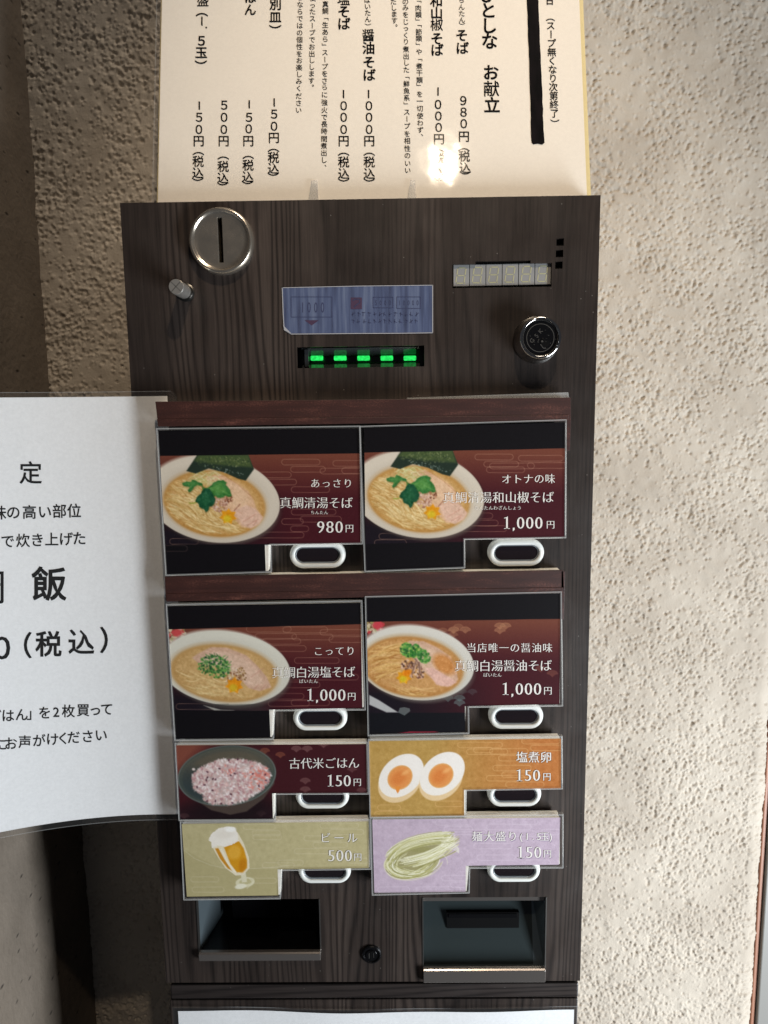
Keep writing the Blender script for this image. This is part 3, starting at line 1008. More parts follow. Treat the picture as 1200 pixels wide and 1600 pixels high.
def panel_with_holes(name, x0, x1, z0, z1, y0, y1, holes_, m, parent):
    xs = sorted({x0, x1} | {h[0] for h in holes_} | {h[1] for h in holes_})
    zs = sorted({z0, z1} | {h[2] for h in holes_} | {h[3] for h in holes_})
    solid = np.ones((len(xs) - 1, len(zs) - 1), bool)
    for i in range(len(xs) - 1):
        for j in range(len(zs) - 1):
            cx, cz = (xs[i] + xs[i + 1]) / 2, (zs[j] + zs[j + 1]) / 2
            if any(h[0] < cx < h[1] and h[2] < cz < h[3] for h in holes_): solid[i, j] = False
    vid = {}; vs = []; fs = []
    def v(i, j, k):
        if (i, j, k) not in vid:
            vid[(i, j, k)] = len(vs); vs.append((xs[i], (y0, y1)[k], zs[j]))
        return vid[(i, j, k)]
    nx, nz = solid.shape
    g = lambda i, j: 0 <= i < nx and 0 <= j < nz and solid[i, j]
    for i in range(nx):
        for j in range(nz):
            if not solid[i, j]: continue
            fs.append((v(i, j, 0), v(i + 1, j, 0), v(i + 1, j + 1, 0), v(i, j + 1, 0)))
            fs.append((v(i, j, 1), v(i, j + 1, 1), v(i + 1, j + 1, 1), v(i + 1, j, 1)))
            if not g(i - 1, j): fs.append((v(i, j, 0), v(i, j + 1, 0), v(i, j + 1, 1), v(i, j, 1)))
            if not g(i + 1, j): fs.append((v(i + 1, j, 0), v(i + 1, j, 1), v(i + 1, j + 1, 1), v(i + 1, j + 1, 0)))
            if not g(i, j - 1): fs.append((v(i, j, 0), v(i, j, 1), v(i + 1, j, 1), v(i + 1, j, 0)))
            if not g(i, j + 1): fs.append((v(i, j + 1, 0), v(i + 1, j + 1, 0), v(i + 1, j + 1, 1), v(i, j + 1, 1)))
    mb = MB(); mb.add(vs, fs)
    return mb.build(name, m, parent, bevel=0.0006)


panel = panel_with_holes('front_panel', 0, W, ZB, 0, 0, 0.003, list(holes.values()), M['wood'], machine)
# cabinet shell
mb = MB()
mb.box((0.0015, CAB_Y + .0002, ZB), (0.005, 0.165, -0.0035))
mb.box((W - 0.005, CAB_Y + .0002, ZB), (W - 0.0015, 0.165, -0.0035))
mb.box((0.0015, CAB_Y + .0002, -0.0035), (W - 0.0015, 0.165, -0.0008))
mb.box((0.0052, 0.160, ZB), (W - 0.0052, 0.164, -0.0037))
mb.box((0.0052, 0.03, ZB), (W - 0.0052, 0.16, ZB + 0.003))
mb.build('cabinet', M['wood'], machine)
# horizontal rail and lower cabinet
r = rectpx(265, 1541, 905, 1563)
mb = MB(); mb.box((r[0], 0.002, r[2]), (r[1], 0.16, r[3]))
mb.build('rail', M['wood_h'], machine, bevel=0.0012)
mb = MB(); mb.box((r[0] + .001, 0.008, r[2] - 0.0022), (r[1] - .001, 0.15, ZB))
mb.build('gap_shade_block', M['black'], machine)  # black block set back around the rail, standing in for the gap's shadow
r2 = rectpx(265, 1567, 904, 1640)
mb = MB(); mb.box((r2[0], 0.0035, ZB - 0.9), (r2[1], 0.16, r2[3]))
mb.build('lower_door', M['wood'], machine, bevel=0.001)

# coin slot disc
c = at(348, 379)
R0 = 0.0231
NL = 64
def circ(r, y, cc=c, n=NL): return [(cc[0] + r * math.cos(2 * math.pi * i / n + math.pi / n), y, cc[2] + r * math.sin(2 * math.pi * i / n + math.pi / n)) for i in range(n)]
mb = MB()
sx, sz = 0.0032, 0.0305
cs = at(347, 378)
loops = [circ(R0 * .97, 0.0), circ(R0, -0.002), circ(R0 * .985, -0.0052), circ(R0 * .95, -0.0068), circ(R0 * .9, -0.0073), circ(R0 * .865, -0.0068), circ(R0 * .845, -0.0058), circ(R0 * .8, -0.0055), circ(R0 * .7, -0.0052)]
def slot(w, h_, y):
    return [(cs[0] + math.copysign(w / 2, math.cos(2 * math.pi * i / NL + math.pi / NL)), y, cs[2] + h_ / 2 * math.sin(2 * math.pi * i / NL + math.pi / NL)) for i in range(NL)]
loops += [slot(sx + .0006, sz + .0006, -0.0051), slot(sx, sz, -0.0049), slot(sx, sz, 0.012)]
loft(mb, loops, cap=False)
coin = mb.build('coin_slot', M['steel'], machine, smooth=True, recalc=True)
coin.data.polygons.foreach_set('use_smooth', [i < NL * 8 for i in range(len(coin.data.polygons))])
mb = MB(); mb.box((cs[0] - .004, 0.0122, cs[2] - .018), (cs[0] + .004, 0.014, cs[2] + .018))
mb.build('slot_shadow_plate', M['black'], coin)

# return knob
kb = at(290, 457)
mb = MB()
def kc(r, y): return circ(r, y, kb, 40)
loft(mb, [kc(.0066, 0), kc(.0066, -.0008), kc(.0056, -.0012), kc(.0056, -.0045)], cap=True)
mb.build('knob_collar', M['steel_dark'], machine, smooth=False)
mb = MB()
loft(mb, [kc(.0050, -.0040), kc(.0052, -.012), kc(.0052, -.0225), kc(.0049, -.0232)], cap=True)
kn = mb.build('return_knob', M['knob'], machine, bevel=0)
mb = MB()
for q in range(2):
    a = math.pi / 4 + q * math.pi / 2
    d = np.array((math.cos(a), 0, math.sin(a))) * .0046; e = np.array((-math.sin(a), 0, math.cos(a))) * .00018
    cc = np.array((kb[0], -.02328, kb[2]))
    mb.add([cc - d - e, cc + d - e, cc + d + e, cc - d + e], [(0, 1, 2, 3)])
mb.build('scribed_cross', M['steel_soft'], kn, recalc=False)

# blue clear sticker over printed note marks
st = MB()
F1 = face(0.0003)
q = [(440, 449), (558, 446.5), (676, 445), (676, 520), (560, 521), (455, 522), (444, 515)]
P = F1(np.array([a for a, b in q]), np.array([b for a, b in q]))
st.add(P, [tuple(range(len(q)))])
sticker = empty('blue_sticker', at(558, 520, 0.0003), 'translucent blue film sticker with faint 1000 box, above the green-lit bill slot', 'sticker')
st.build('film', M['label'], sticker, recalc=False)
mb = MB()
def pxline(mb, pts, wpx, surf, off=0.0, mi=0):
    for (a, b) in zip(pts[:-1], pts[1:]):
        a = np.array(a, float); b = np.array(b, float); e = b - a; l = np.linalg.norm(e); nn = np.array([-e[1], e[0]]) / l * wpx / 2
        Q = np.array([a + nn, b + nn, b - nn, a - nn]); V = surf(Q[:, 0], Q[:, 1], off)
        mb.add(V, [(0, 1, 2, 3)], mi)
pxline(mb, [(440, 449.6), (558, 447), (676, 445.6)], 1.1, F1, .0002)
pxline(mb, [(676, 445), (676, 520)], 1.3, F1, .0002)
pxline(mb, [(676, 520), (620, 520.8), (560, 521), (455, 522), (444, 515)], 1.2, F1, .0002)
pxline(mb, [(441, 449), (442.5, 490), (444, 515)], 1.4, F1, .0002)
mb.add(F1(np.array([442.5, 456, 444]), np.array([508, 522, 516]), .0006), [(0, 1, 2)])
mb.build('worn_edge', M['label_edge'], sticker, recalc=False)
mb = MB(); fo = 0.0001
for (x0, y0, x1, y1) in ((455, 464, 519, 495.5), (583, 464.5, 614, 481), (620, 464, 657, 482)):
    pxline(mb, [(x0, y0), (x1, y0), (x1, y1), (x0, y1), (x0, y0)], .9, F1, fo)
mb.add(F1(np.array([476, 498, 487]), np.array([500.5, 500.5, 508.5]), fo), [(0, 1, 2)], 1)
mb.add(F1(np.array([548, 565.5, 565.5, 548]), np.array([465, 465, 483, 483]), fo), [(0, 1, 2, 3)], 1)
pxline(mb, [(551, 470), (556, 467), (562, 468), (562, 473), (557, 476), (553, 480)], 1.3, F1, fo * 2, 0)
for k in range(26):      # scuffed-out rows of tiny print
    x = 552 + (k % 13) * 8.2 + random.uniform(-1, 1); y = 491 + (k // 13) * 11
    pxline(mb, [(x, y - 3.2), (x + random.uniform(-1, 1), y + 3.2)], 1.0, F1, fo)
    pxline(mb, [(x - 2, y + random.uniform(-3, 3)), (x + 3.4, y + random.uniform(-3, 3))], .9, F1, fo)
mb.build('printed_boxes', [M['label_ink'], M['label_red']], sticker, recalc=False)
t = Text(F1, fo)
for ch, x in zip('1000', (473, 483, 493.5, 504)): t.char(ch, x, 480, 23, sx=.5)
t.h('5000', 584, 613, 473, 11, sx=.6); t.h('10000', 621, 656, 473, 11, sx=.6)
t.build(M['label_ink'], sticker)

# bill slot: bezel, guide plates, five green lights
hb = holes['bill']
mb = MB()
x0, x1, z0, z1 = hb
mb.box((x0 - .002, 0.0165, z0 - .002), (x1 + .002, 0.018, z1 + .002))
mb.box((x0 - .002, 0.0031, z0 - .002), (x0 - .0005, 0.0165, z1 + .002)); mb.box((x1 + .0005, 0.0031, z0 - .002), (x1 + .002, 0.0165, z1 + .002))
mb.box((x0 - .002, 0.0031, z0 - .002), (x1 + .002, 0.0165, z0 - .0005)); mb.box((x0 - .002, 0.0031, z1 + .0005), (x1 + .002, 0.0165, z1 + .002))
bill = mb.build('bill_slot', M['black_gloss'], machine)
zc = float(at(568, 560, -.008)[2])
M['guide'] = mat('slot_guide_grey', (78, 82, 84), 0.16, 0.7)
mb = MB()
mb.add([(x0 + .003, .0045, z1 - .0006), (x1 - .003, .0045, z1 - .0006), (x1 - .003, .0125, zc + .0026), (x0 + .003, .0125, zc + .0026)], [(0, 3, 2, 1)])
mb.add([(x0 + .003, .0125, zc + .0026), (x1 - .003, .0125, zc + .0026), (x1 - .003, .0145, zc + .0022), (x0 + .003, .0145, zc + .0022)], [(0, 3, 2, 1)])
mb.build('upper_guide', M['guide'], bill, recalc=False)
mb = MB()
mb.add([(x0 + .003, .0045, z0 + .0004), (x1 - .003, .0045, z0 + .0004), (x1 - .003, .0125, zc - .0026), (x0 + .003, .0125, zc - .0026)], [(0, 1, 2, 3)])
mb.build('lower_guide', M['guide'], bill, recalc=False)
mb = MB(); gx0 = float(at(478, 560)[0]); mb.box((gx0 - .0016, .004, z0 + .0012), (gx0 + .0016, .013, z1 - .0012))
mb.build('side_guide', M['guide'], bill, bevel=.0004)
for k, x in enumerate((495, 531.5, 568, 604.5, 640.5)):
    cc = at(x, 559.5, -.0105)
    mb = MB(); mb.box((cc[0] - .0046, .0095, cc[2] - .0017), (cc[0] + .0046, .013, cc[2] + .0017))
    mb.build('green_light', M['led'], bill, bevel=.0007)

# digit display
hd = holes['display']
mb = MB(); mb.box((hd[0] - .003, .006, hd[2] - .003), (hd[1] + .003, .008, hd[3] + .005))
disp = mb.build('display_backing', M['black'], machine)
ss = None
for k in range(6):
    xa = 708.5 + k * 25.5; xb = xa + 24.6; ya, yb = 413.8 - k * .55, 447.3 - k * .6
    a = rectpx(xa, ya, xb, yb, -.0022)
    mb = MB(); mb.box((a[0], .0022, a[2]), (a[1], .006, a[3]))
    dg = mb.build('display_digit', M['seg_body'], machine, bevel=.0002)
    S = face(-.0022)
    mb = MB(); cx, cyy = (xa + xb) / 2 - .5, (ya + yb) / 2
    def sg(u0, v0, u1, v1):
        sl = lambda u, v: (cx + u * 6.4 - v * 1.7 + 0, cyy + v * 12)
        pxline(mb, [sl(u0, v0), sl(u1, v1)], 1.7, S, .00012)
    for u0, v0, u1, v1 in ((-.8, -1, .8, -1), (-.8, 0, .8, 0), (-.8, 1, .8, 1), (-1, -.9, -1, -.1), (1, -.9, 1, -.1), (-1, .1, -1, .9), (1, .1, 1, .9)):
        sg(u0, v0, u1, v1)
    sg(1.05, 1.02, 1.3, 1.02)
    mb.build('segments', M['seg_bar'], dg, recalc=False)
ht = holes['display_top']
mb = MB(); mb.box((ht[0] - .0005, .004, ht[2] - .0005), (ht[1] + .0005, .0055, ht[3] + .001))
mb.build('circuit_edge', M['steel_dark'], machine)
mb = MB()
for i in range(26):
    x = ht[0] + (ht[1] - ht[0]) * (i + .5) / 26
    mb.box((x - .0005, .0030, ht[2] + .0002), (x + .0004, .004, ht[3] - .0003))
o = mb.build('circuit_pins', M['black_gloss'], machine); o['kind'] = 'stuff'
for kx in ('sq1', 'sq2', 'sq3'):
    hq = holes[kx]
    mb = MB(); mb.box((hq[0] - .001, .0032, hq[2] - .001), (hq[1] + .001, .005, hq[3] + .001))
    mb.build('indicator_hole', M['black'], machine)

# round key lock on the right
lb = at(837.5, 531.5)
def lc(r, y, dx=0, dz=0): return circ(r, y, (lb[0] + dx, 0, lb[2] + dz), 56)
mb = MB()
loft(mb, [lc(.0166, 0), lc(.0168, -.001), lc(.0156, -.0022), lc(.0150, -.012), lc(.0146, -.0155), lc(.0140, -.0166), lc(.0130, -.0168), lc(.0125, -.0162), lc(.0124, -.0150)], cap=False)
lock = mb.build('key_lock', M['chrome'], machine, smooth=True)
mb = MB(); loft(mb, [lc(.0125, -.0148), lc(.0100, -.0150)], cap=True)
mb.build('lock_face', M['black_gloss'], lock)
mb = MB()
ring1 = lc(.0098, -.01515); ring2 = lc(.0094, -.01515); n = 56
mb.add(ring1 + ring2, [(i, (i + 1) % n, n + (i + 1) % n, n + i) for i in range(n)])
ring1 = lc(.0122, -.01515); ring2 = lc(.0120, -.01515)
mb.add(ring1 + ring2, [(i, (i + 1) % n, n + (i + 1) % n, n + i) for i in range(n)])
mb.build('scribed_rings', M['steel_soft'], lock, recalc=False)
t = Text(face(.01525), 0.0)
for ch, x, y in zip('GSK', (831, 838, 844.5), (532, 524.5, 517)): t.char(ch, x, y, 9.5, rot=math.radians(48))
t.build(M['steel_soft'], lock)
mb = MB()
kk = face(.0153)
pts = [(846, 531), (851, 529), (858, 533), (858, 540), (850, 545), (845, 541)]
mb.add(kk(np.array([p[0] for p in pts]), np.array([p[1] for p in pts])), [tuple(range(6))])
mb.build('keyway', M['black'], lock, recalc=False)
mb = MB(); pxline(mb, [(846, 534), (848.5, 533)], 3.0, kk, .0001); pxline(mb, [(844.5, 538), (849, 544), (853, 544)], 1.2, kk, .0001)
for _ in range(26):
    a = random.uniform(0, 6.28); rr = random.uniform(3, 25)
    x, y = 844.5 + rr * math.cos(a), 527 + rr * math.sin(a)
    pxline(mb, [(x, y), (x + random.uniform(-.9, .9) + .3, y + random.uniform(-.9, .9))], .8, kk, .0001)
mb.build('scratches', M['steel_soft'], lock, recalc=False)

# key hole at the bottom
kb2 = at(580.5, 1490)
def k2(r, y): return circ(r, y, kb2, 40)
mb = MB(); loft(mb, [k2(.0080, 0), k2(.0080, -.0012), k2(.0072, -.002), k2(.0064, -.002), k2(.0060, -.0012), k2(.0044, -.0012), k2(.0042, -.002)], cap=True)
kh = mb.build('cabinet_lock', M['black_gloss'], machine)
mb = MB(); mb.box((kb2[0] - .0008, -.0023, kb2[2] - .0036), (kb2[0] + .0008, -.00205, kb2[2] + .0036))
mb.build('keyhole', M['black'], kh)
mb = MB(); mb.box((kb2[0] - .0022, -.0022, kb2[2] - .0026), (kb2[0] - .0014, -.00205, kb2[2] + .0018)); mb.box((kb2[0] + .0016, -.0022, kb2[2] - .0020), (kb2[0] + .0020, -.00205, kb2[2] + .0024))
mb.build('key_glint_ring', M['steel_soft'], kh)


# trays
def tray(name, h, depth, side_m, back_m, lip, il=.012, ir=.012, chute=None):
    x0, x1, z0, z1 = h
    e = .0004
    mb = MB()
    sl = .010
    # inner lining: left, right, top, floor (sloping), back
    a = [(x0 + e, .0031, z0 + e), (x1 - e, .0031, z0 + e), (x1 - e, .0031, z1 - e), (x0 + e, .0031, z1 - e)]
    ins = .012
    lowd = chute if chute is not None else depth
    b = [(x0 + il, lowd, z0 + .001), (x1 - ir, lowd, z0 + .001), (x1 - ir, depth, z1 - .006), (x0 + il, depth, z1 - .006)]
    mb.add(a + b, [(0, 4, 7, 3)], 0); mb.add(a + b, [(1, 2, 6, 5)], 0)
    mb.add(a + b, [(3, 7, 6, 2)], 1); mb.add(a + b, [(0, 1, 5, 4)], 1); mb.add(a + b, [(4, 5, 6, 7)], 1)
    tr_ = mb.build(name, [side_m, back_m], machine, recalc=False)
    lx0, lx1, lz0, lz1 = lip
    mb = MB()
    prof = [(-.0004, lz1), (-.0032, lz1 - .0003), (-.0046, lz1 - .0013), (-.0040, lz0 + .0012), (-.0030, lz0), (-.0004, lz0 + .0001)]
    n = len(prof)
    vs = [(lx0, y, z) for y, z in prof] + [(lx1, y, z) for y, z in prof]
    mb.add(vs, [(i, (i + 1) % n, n + (i + 1) % n, n + i) for i in range(n)] + [tuple(range(n)), tuple(range(2 * n - 1, n - 1, -1))])
    mb.build('tray_lip', M['lip'], tr_, bevel=.0004)
    # thin bright rim round the opening
    mb = MB(); w = .0006
    mb.box((x0 - .0002, -.0005, z0), (x0 + w, .003, z1)); mb.build('tray_rim', M['steel_soft'], tr_)
    mb = MB(); mb.box((x1 - w, -.0005, z0), (x1 + .0002, .003, z1)); mb.build('tray_rim', M['steel_soft'], tr_)
    return tr_


tl = tray('change_tray', holes['change'], .046, M['tray_side'], M['black_gloss'], rectpx(311, 1487, 501, 1501.5, .003), il=.009, ir=.0005)
h = holes['change']
mb = MB(); mb.box((h[0] + .020, .034, h[2] + .005), (h[1] - .018, .0365, h[3] - .010))
mb.build('inner_flap', M['black_gloss'], tl, bevel=.0008)
tr_ = tray('ticket_tray', holes['ticket'], .017, M['tray_side'], M['tray_back'], rectpx(661.5, 1513, 852, 1535.5, .003), il=.0005, ir=.009, chute=.0045)
h = holes['ticket']
a = rectpx(698, 1426, 811, 1450, -.010)
mb = MB(); mb.box((a[0], .0100, a[2]), (a[1], .0150, a[3]))
mb.build('ticket_outlet', M['black'], tr_)
mb = MB(); mb.box((a[0] + .0015, .0094, a[3] - .0042), (a[1] - .002, .0099, a[3] - .0008))
mb.build('outlet_flap', M['black_gloss'], tr_)
a = rectpx(661.5, 1403, 851, 1409, -.002)
mb = MB(); mb.box((a[0], .0032, a[2]), (a[1], .006, a[3]))
mb.build('upper_lip', M['lip'], tr_)


# push buttons
def push_button(cx, bottom):
    cyy = bottom - 22.5
    b = at(cx, cyy, .004)
    w = 0.0418 * 1.0; hh = 0.0205
    mb = MB()
    n = 56
    S = lambda k, y: stadium(b[0], b[2], w * 1 - 2 * k, hh - 2 * k, y, n)
    loft(mb, [S(0, 0), S(0, -.0045), S(.0006, -.0062), S(.0018, -.0071), S(.0034, -.0071), S(.0040, -.0067), S(.0041, -.0052)], cap=False)
    o = mb.build('push_button', M['white_plastic'], machine, smooth=True)
    mb = MB()
    loft(mb, [S(.0041, -.0052), S(.0043, -.0062), S(.0048, -.0062), S(.0051, -.0048)], cap=False)
    mb.build('window_rim', M['clear_lip'], o, smooth=True)
    mb = MB(); loft(mb, [S(.0050, -.0050), S(.0056, -.0056), S(.0080, -.0057)], cap=True)
    mb.build('button_window', M['smoke_window'], o, smooth=False)


for cx, bt in ((496.5, 889), (806, 885.7), (500.5, 1143), (806, 1140.7), (504, 1265.4), (803.5, 1262), (507.5, 1382), (802.5, 1380)):
    push_button(cx, bt)

# ------------------------------------------------------------------ menu cards
DC = 0.0130      # front of the card stacks


def lshape(TL, TR, AR, NT, NB, BL):
    """six corners: top-left, top-right, arm bottom right, notch top, notch bottom, bottom-left"""
    return np.array([TL, TR, AR, NT, NB, BL], float)


def card(name, label, outer, inner, P, depth=DC, ns=None, nt_=None, seam=2.6, side=0.0):
    """outer = sleeve outline, inner = print outline, P = Paint"""
    base = at(outer[5][0], outer[5][1], depth)
    root = empty(name, base, label, 'menu card', 'menu cards fixed in front of the push buttons')
    # white board stack behind the print
    ib = inner + np.array([[.8, .8], [-.8, .8], [-.8, -.8], [-.8, -.8], [-.8, -.8], [.8, -.8]])
    ib[3:5, 0] += side
    Fp = face(depth)(ib[:, 0], ib[:, 1])
    mb = MB()
    layers = 3; y0 = -depth + .0002; y1 = -.0026
    for k in range(layers):
        ya = y0 + (y1 - y0) * k / layers; yb = y0 + (y1 - y0) * (k + 1) / layers - .00025
        j = np.array([random.uniform(-.0004, .0004), 0, random.uniform(-.0003, .0004) if k else 0])
        if k == 0: j[:] = 0
        fr = Fp.copy() + j; bk = Fp.copy() + j; fr[:, 1] = ya; bk[:, 1] = yb
        mb.prism(list(fr), list(bk))
    mb.build('foam_board', M['board_edge'], root)
    P.mesh('printed_sheet', depth + .0002, ns, nt_, root)
    # clear sleeve: front film and bright welded seams
    Sf = face(depth + .0008)
    mb = MB(); V = Sf(outer[:, 0], outer[:, 1]); mb.add(V, [(0, 1, 2, 3), (0, 3, 4, 5)])
    sl = mb.build('clear_sleeve', M['sleeve'], root, recalc=False)
    mb = MB()
    n = 6
    c_ = outer.mean(0)
    # inset outline (parallel offset by `seam`)
    ins = []
    for i in range(n):
        a, b, c2 = outer[i - 1], outer[i], outer[(i + 1) % n]
        e1 = (b - a) / np.linalg.norm(b - a); e2 = (c2 - b) / np.linalg.norm(c2 - b)
        n1 = np.array([-e1[1], e1[0]]); n2 = np.array([-e2[1], e2[0]])
        k = 1 + n1 @ n2
        ins.append(b + (n1 + n2) / max(k, .3) * seam)
    ins = np.array(ins)
    A = face(depth + .0014)(outer[:, 0], outer[:, 1]); B = face(depth + .0014)(ins[:, 0], ins[:, 1])
    A2 = A.copy(); A2[:, 1] = -depth + .0022
    for i in range(n):
        j = (i + 1) % n
        mb.add([A[i], A[j], B[j], B[i]], [(0, 1, 2, 3)])
        mb.add([A[i], A[j], A2[j], A2[i]], [(0, 1, 2, 3)])
    mb.build('sleeve_seam', M['sleeve_edge'], sl, recalc=False)
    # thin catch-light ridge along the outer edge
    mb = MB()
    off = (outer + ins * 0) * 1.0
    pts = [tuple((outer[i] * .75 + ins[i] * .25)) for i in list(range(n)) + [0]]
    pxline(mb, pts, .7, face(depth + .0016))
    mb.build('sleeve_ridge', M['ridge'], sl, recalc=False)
    return root


def paint_for(inner, lower_right=None):
    TL, TR, AR, NT, NB, BL = inner
    # extrapolate the full quad's bottom-right corner
    BR = NB + (TR - TL) * (1 - np.linalg.norm(NB - BL) / np.linalg.norm(TR - TL))
    BR = BL + (NB - BL) / np.linalg.norm(NB - BL) * np.linalg.norm(NB - BL) + (AR - NT)
    p = Paint(TL, TR, BR, BL)
    ns = np.linalg.norm(NB - BL) / np.linalg.norm(BR - BL)
    nt_ = np.linalg.norm(AR - TR) / np.linalg.norm(BR - TR)
    return p, ns, nt_


def yline(p, q):
    """signed distance below the line p-q (positive = lower in the picture)"""
    (x0, y0), (x1, y1) = p, q
    return lambda X, Y: Y - (y0 + (X - x0) * (y1 - y0) / (x1 - x0))


BLACK = (13, 10, 14)
GOLD = (196, 154, 128)

# --- card A
inA = lshape((247.5, 672.5), (562.0, 669.0), (564.5, 848.5), (416, 850.5), (415.5, 893), (260.5, 897.5))
outA = lshape((244, 669), (563.5, 665), (567, 850.5), (423.5, 852), (424, 894.5), (258.5, 900))
p, ns, nt_ = paint_for(inA)
dark_ground(p, 250, 562, 712, 709, 849, 0)
for (x, y, w, n) in ((440, 722, 60, 2), (520, 724, 45, 2), (405, 742, 50, 2), (500, 736, 70, 1), (455, 765, 60, 1), (455, 800, 70, 2), (395, 836, 80, 1), (440, 815, 34, 2), (265, 846, 45, 1)):
    cloud(p, x, y, w, GOLD, .45, n=n)
ramen_clear(p, 0, 0)
p.half(lambda X, Y: -yline((250, 712.3), (562, 708.5))(X, Y), BLACK)
p.half(yline((259, 851), (564, 849.5)), BLACK)
cloud(p, 245, 857, 48, (120, 96, 90), .45, n=1)
p.noise(2.0)
cardA = card('menu_card', 'dark red card with noodle bowl and nori, priced 980, top left', outA, inA, p, ns=ns, nt_=nt_, side=4.5)
TA = Text(face(DC + .0002), .0003, 0.004, 0.016)
TA.h('あっさり', 484, 552, 755, 15.5)
TA.h('真鯛清湯そば', 436.5, 551.5, 785.5, 19.2)
TA.h('ちんたん', 485, 513, 800.7, 6.5)
TA.price('980', 494, 537, 823, 27)
TA.h('円', 539, 553, 825.5, 14)
TA.build(M['text_white'], cardA)

# --- card B
inB = lshape((569, 669.0), (883, 660), (882, 839), (726.5, 842), (725.5, 886), (571.5, 891))
outB = lshape((561, 665.5), (885.5, 655), (884.8, 841), (726.5, 843.5), (727, 888), (569.5, 894))
p, ns, nt_ = paint_for(inB)
dark_ground(p, 570, 883, 707, 701, 840, 0)
for (x, y, w, n) in ((742, 714, 60, 2), (810, 716, 70, 2), (765, 728, 70, 1), (700, 806, 70, 2), (712, 826, 80, 1), (760, 734, 60, 1), (585, 848, 50, 1), (592, 838, 60, 1)):
    cloud(p, x, y, w, GOLD, .45, n=n)
ramen_clear(p, 319, -7)
p.half(lambda X, Y: -yline((570, 707.3), (880, 700.7))(X, Y), BLACK)
p.half(lambda X, Y: yline((571, 850), (700, 847))(X, Y), BLACK)
p.noise(2.0)
cardB = card('menu_card', 'dark red card with noodle bowl and nori, priced 1,000, top right', outB, inB, p, ns=ns, nt_=nt_)
t = Text(face(DC + .0002), .0003, 0.004, 0.016)
t.h('オトナの味', 783, 868, 748.5, 16.5, slope=-.01)
t.h('真鯛清湯和山椒そば', 691.5, 866, 777.5, 19.2, slope=-.005)
t.h('ちんたんわざんしょう', 741, 815, 793.5, 7)
t.price('1,000', 785, 849, 816.5, 27)
t.h('円', 853, 867.5, 819.5, 14)
t.build(M['text_white'], cardB)

# --- card C
inC = lshape((260.8, 947), (563.5, 941.5), (569, 1106), (424.5, 1109), (422.5, 1152.5), (274.5, 1154.5))
outC = lshape((259, 944), (566, 938), (571.5, 1110), (428.5, 1111.5), (427.5, 1156), (272.5, 1158))
p, ns, nt_ = paint_for(inC)
dark_ground(p, 262, 567, 984, 976, 1108, 0)
for (x, y, w, n) in ((385, 983, 70, 2), (442, 984, 70, 2), (500, 988, 70, 2), (410, 1002, 60, 2), (460, 1032, 70, 1), (440, 1070, 60, 1), (405, 1088, 70, 2), (275, 1104, 60, 1), (455, 1098, 60, 1), (420, 1058, 140, 1)):
    cloud(p, x, y, w, GOLD, .42, n=n)
speckle(p, in_ell(p, 272, 990, 16, 12), 40, [(206, 190, 160), (190, 70, 70), (150, 140, 90)], 2, 4, .8)
p.ell(277, 989, 8, 6, 0, (196, 76, 76), soft=3)
bowl(p, 352, 1044, 102, 57.5, 6.6, 350, 1052, 83.5, 44, 7, (196, 160, 106), (180, 140, 84), rim=(206, 203, 190))
p.ell(370, 1106, 50, 14, 3, (58, 58, 56), soft=8, op=.5, clip=lambda X, Y: (Y > 1100).astype(float))
p.poly([(318, 1102), (345, 1109), (366, 1110), (335, 1110)], (160, 158, 150), soft=2)
cl = p.ellmask(350, 1052, 80, 41, 7, 3)
nd = [(222, 196, 140), (206, 176, 120), (234, 214, 164), (188, 150, 92)]
noodles(p, cl, 60, 285, 345, 1050, 1085, 12, 36, nd, bend=-6, wd=1.4, op=.6)
noodles(p, cl, 16, 330, 400, 1078, 1093, 20, 30, nd, bend=-5, op=.55)
meat_band(p, [(300, 1028), (310, 1021), (330, 1011), (355, 1012), (385, 1024), (402, 1040), (417, 1058), (424, 1074), (405, 1080), (388, 1075), (372, 1056), (345, 1042), (312, 1038)], (202, 166, 142), (216, 186, 164))
for q in ((392, 1058, 412, 1044), (396, 1078, 404, 1070), (408, 1079, 415, 1070), (360, 1050, 380, 1064)):
    p.line([(q[0], q[1]), (q[2], q[3])], 1.2, (180, 124, 110), .5)
speckle(p, in_ell(p, 362, 1055, 20, 12, 20), 90, [(212, 190, 160), (160, 120, 86), (120, 76, 50), (226, 208, 188)], 1, 2.4, .8)
speckle(p, in_ell(p, 378, 1052, 6, 12, -30), 40, [(146, 110, 60), (110, 78, 40), (190, 160, 110)], .8, 1.5, .8)
speckle(p, in_ell(p, 335, 1042, 26, 17, 8), 230, [(50, 112, 50), (34, 86, 44), (92, 150, 70), (24, 66, 42), (130, 170, 90)], 1.0, 2.2, .85)
for _ in range(60):
    a = p.rng.uniform(0, 6.28); x, y = 336 + 22 * math.cos(a) * p.rng.uniform(.3, 1), 1039 + 13 * math.sin(a)
    p.line([(x, y), (x + p.rng.normal(0, 5), y - p.rng.uniform(0, 6))], 1.0, [(40, 96, 46), (100, 156, 76)][p.rng.integers(2)], .8)
maple(p, 366, 1071, 14.5, (222, 142, 24), (206, 170, 40))
p.soften(p.ellmask(352, 1044, 102, 57, 6.6)); p.noise(7.0, 3, p.ellmask(350, 1052, 80, 41, 7, 3)(p.X, p.Y)); p.noise(3.5, 1, p.ellmask(350, 1052, 80, 41, 7, 3)(p.X, p.Y))
p.half(lambda X, Y: -yline((261.5, 983.5), (564.8, 975.4))(X, Y), BLACK)
p.half(yline((270, 1110), (569, 1111)), BLACK)
p.noise(2.0)
cardC = card('menu_card', 'dark red card with pale soup bowl topped by chopped green onion, left column', outC, inC, p, ns=ns, nt_=nt_, side=3)
t = Text(face(DC + .0002), .0003, 0.004, 0.016)
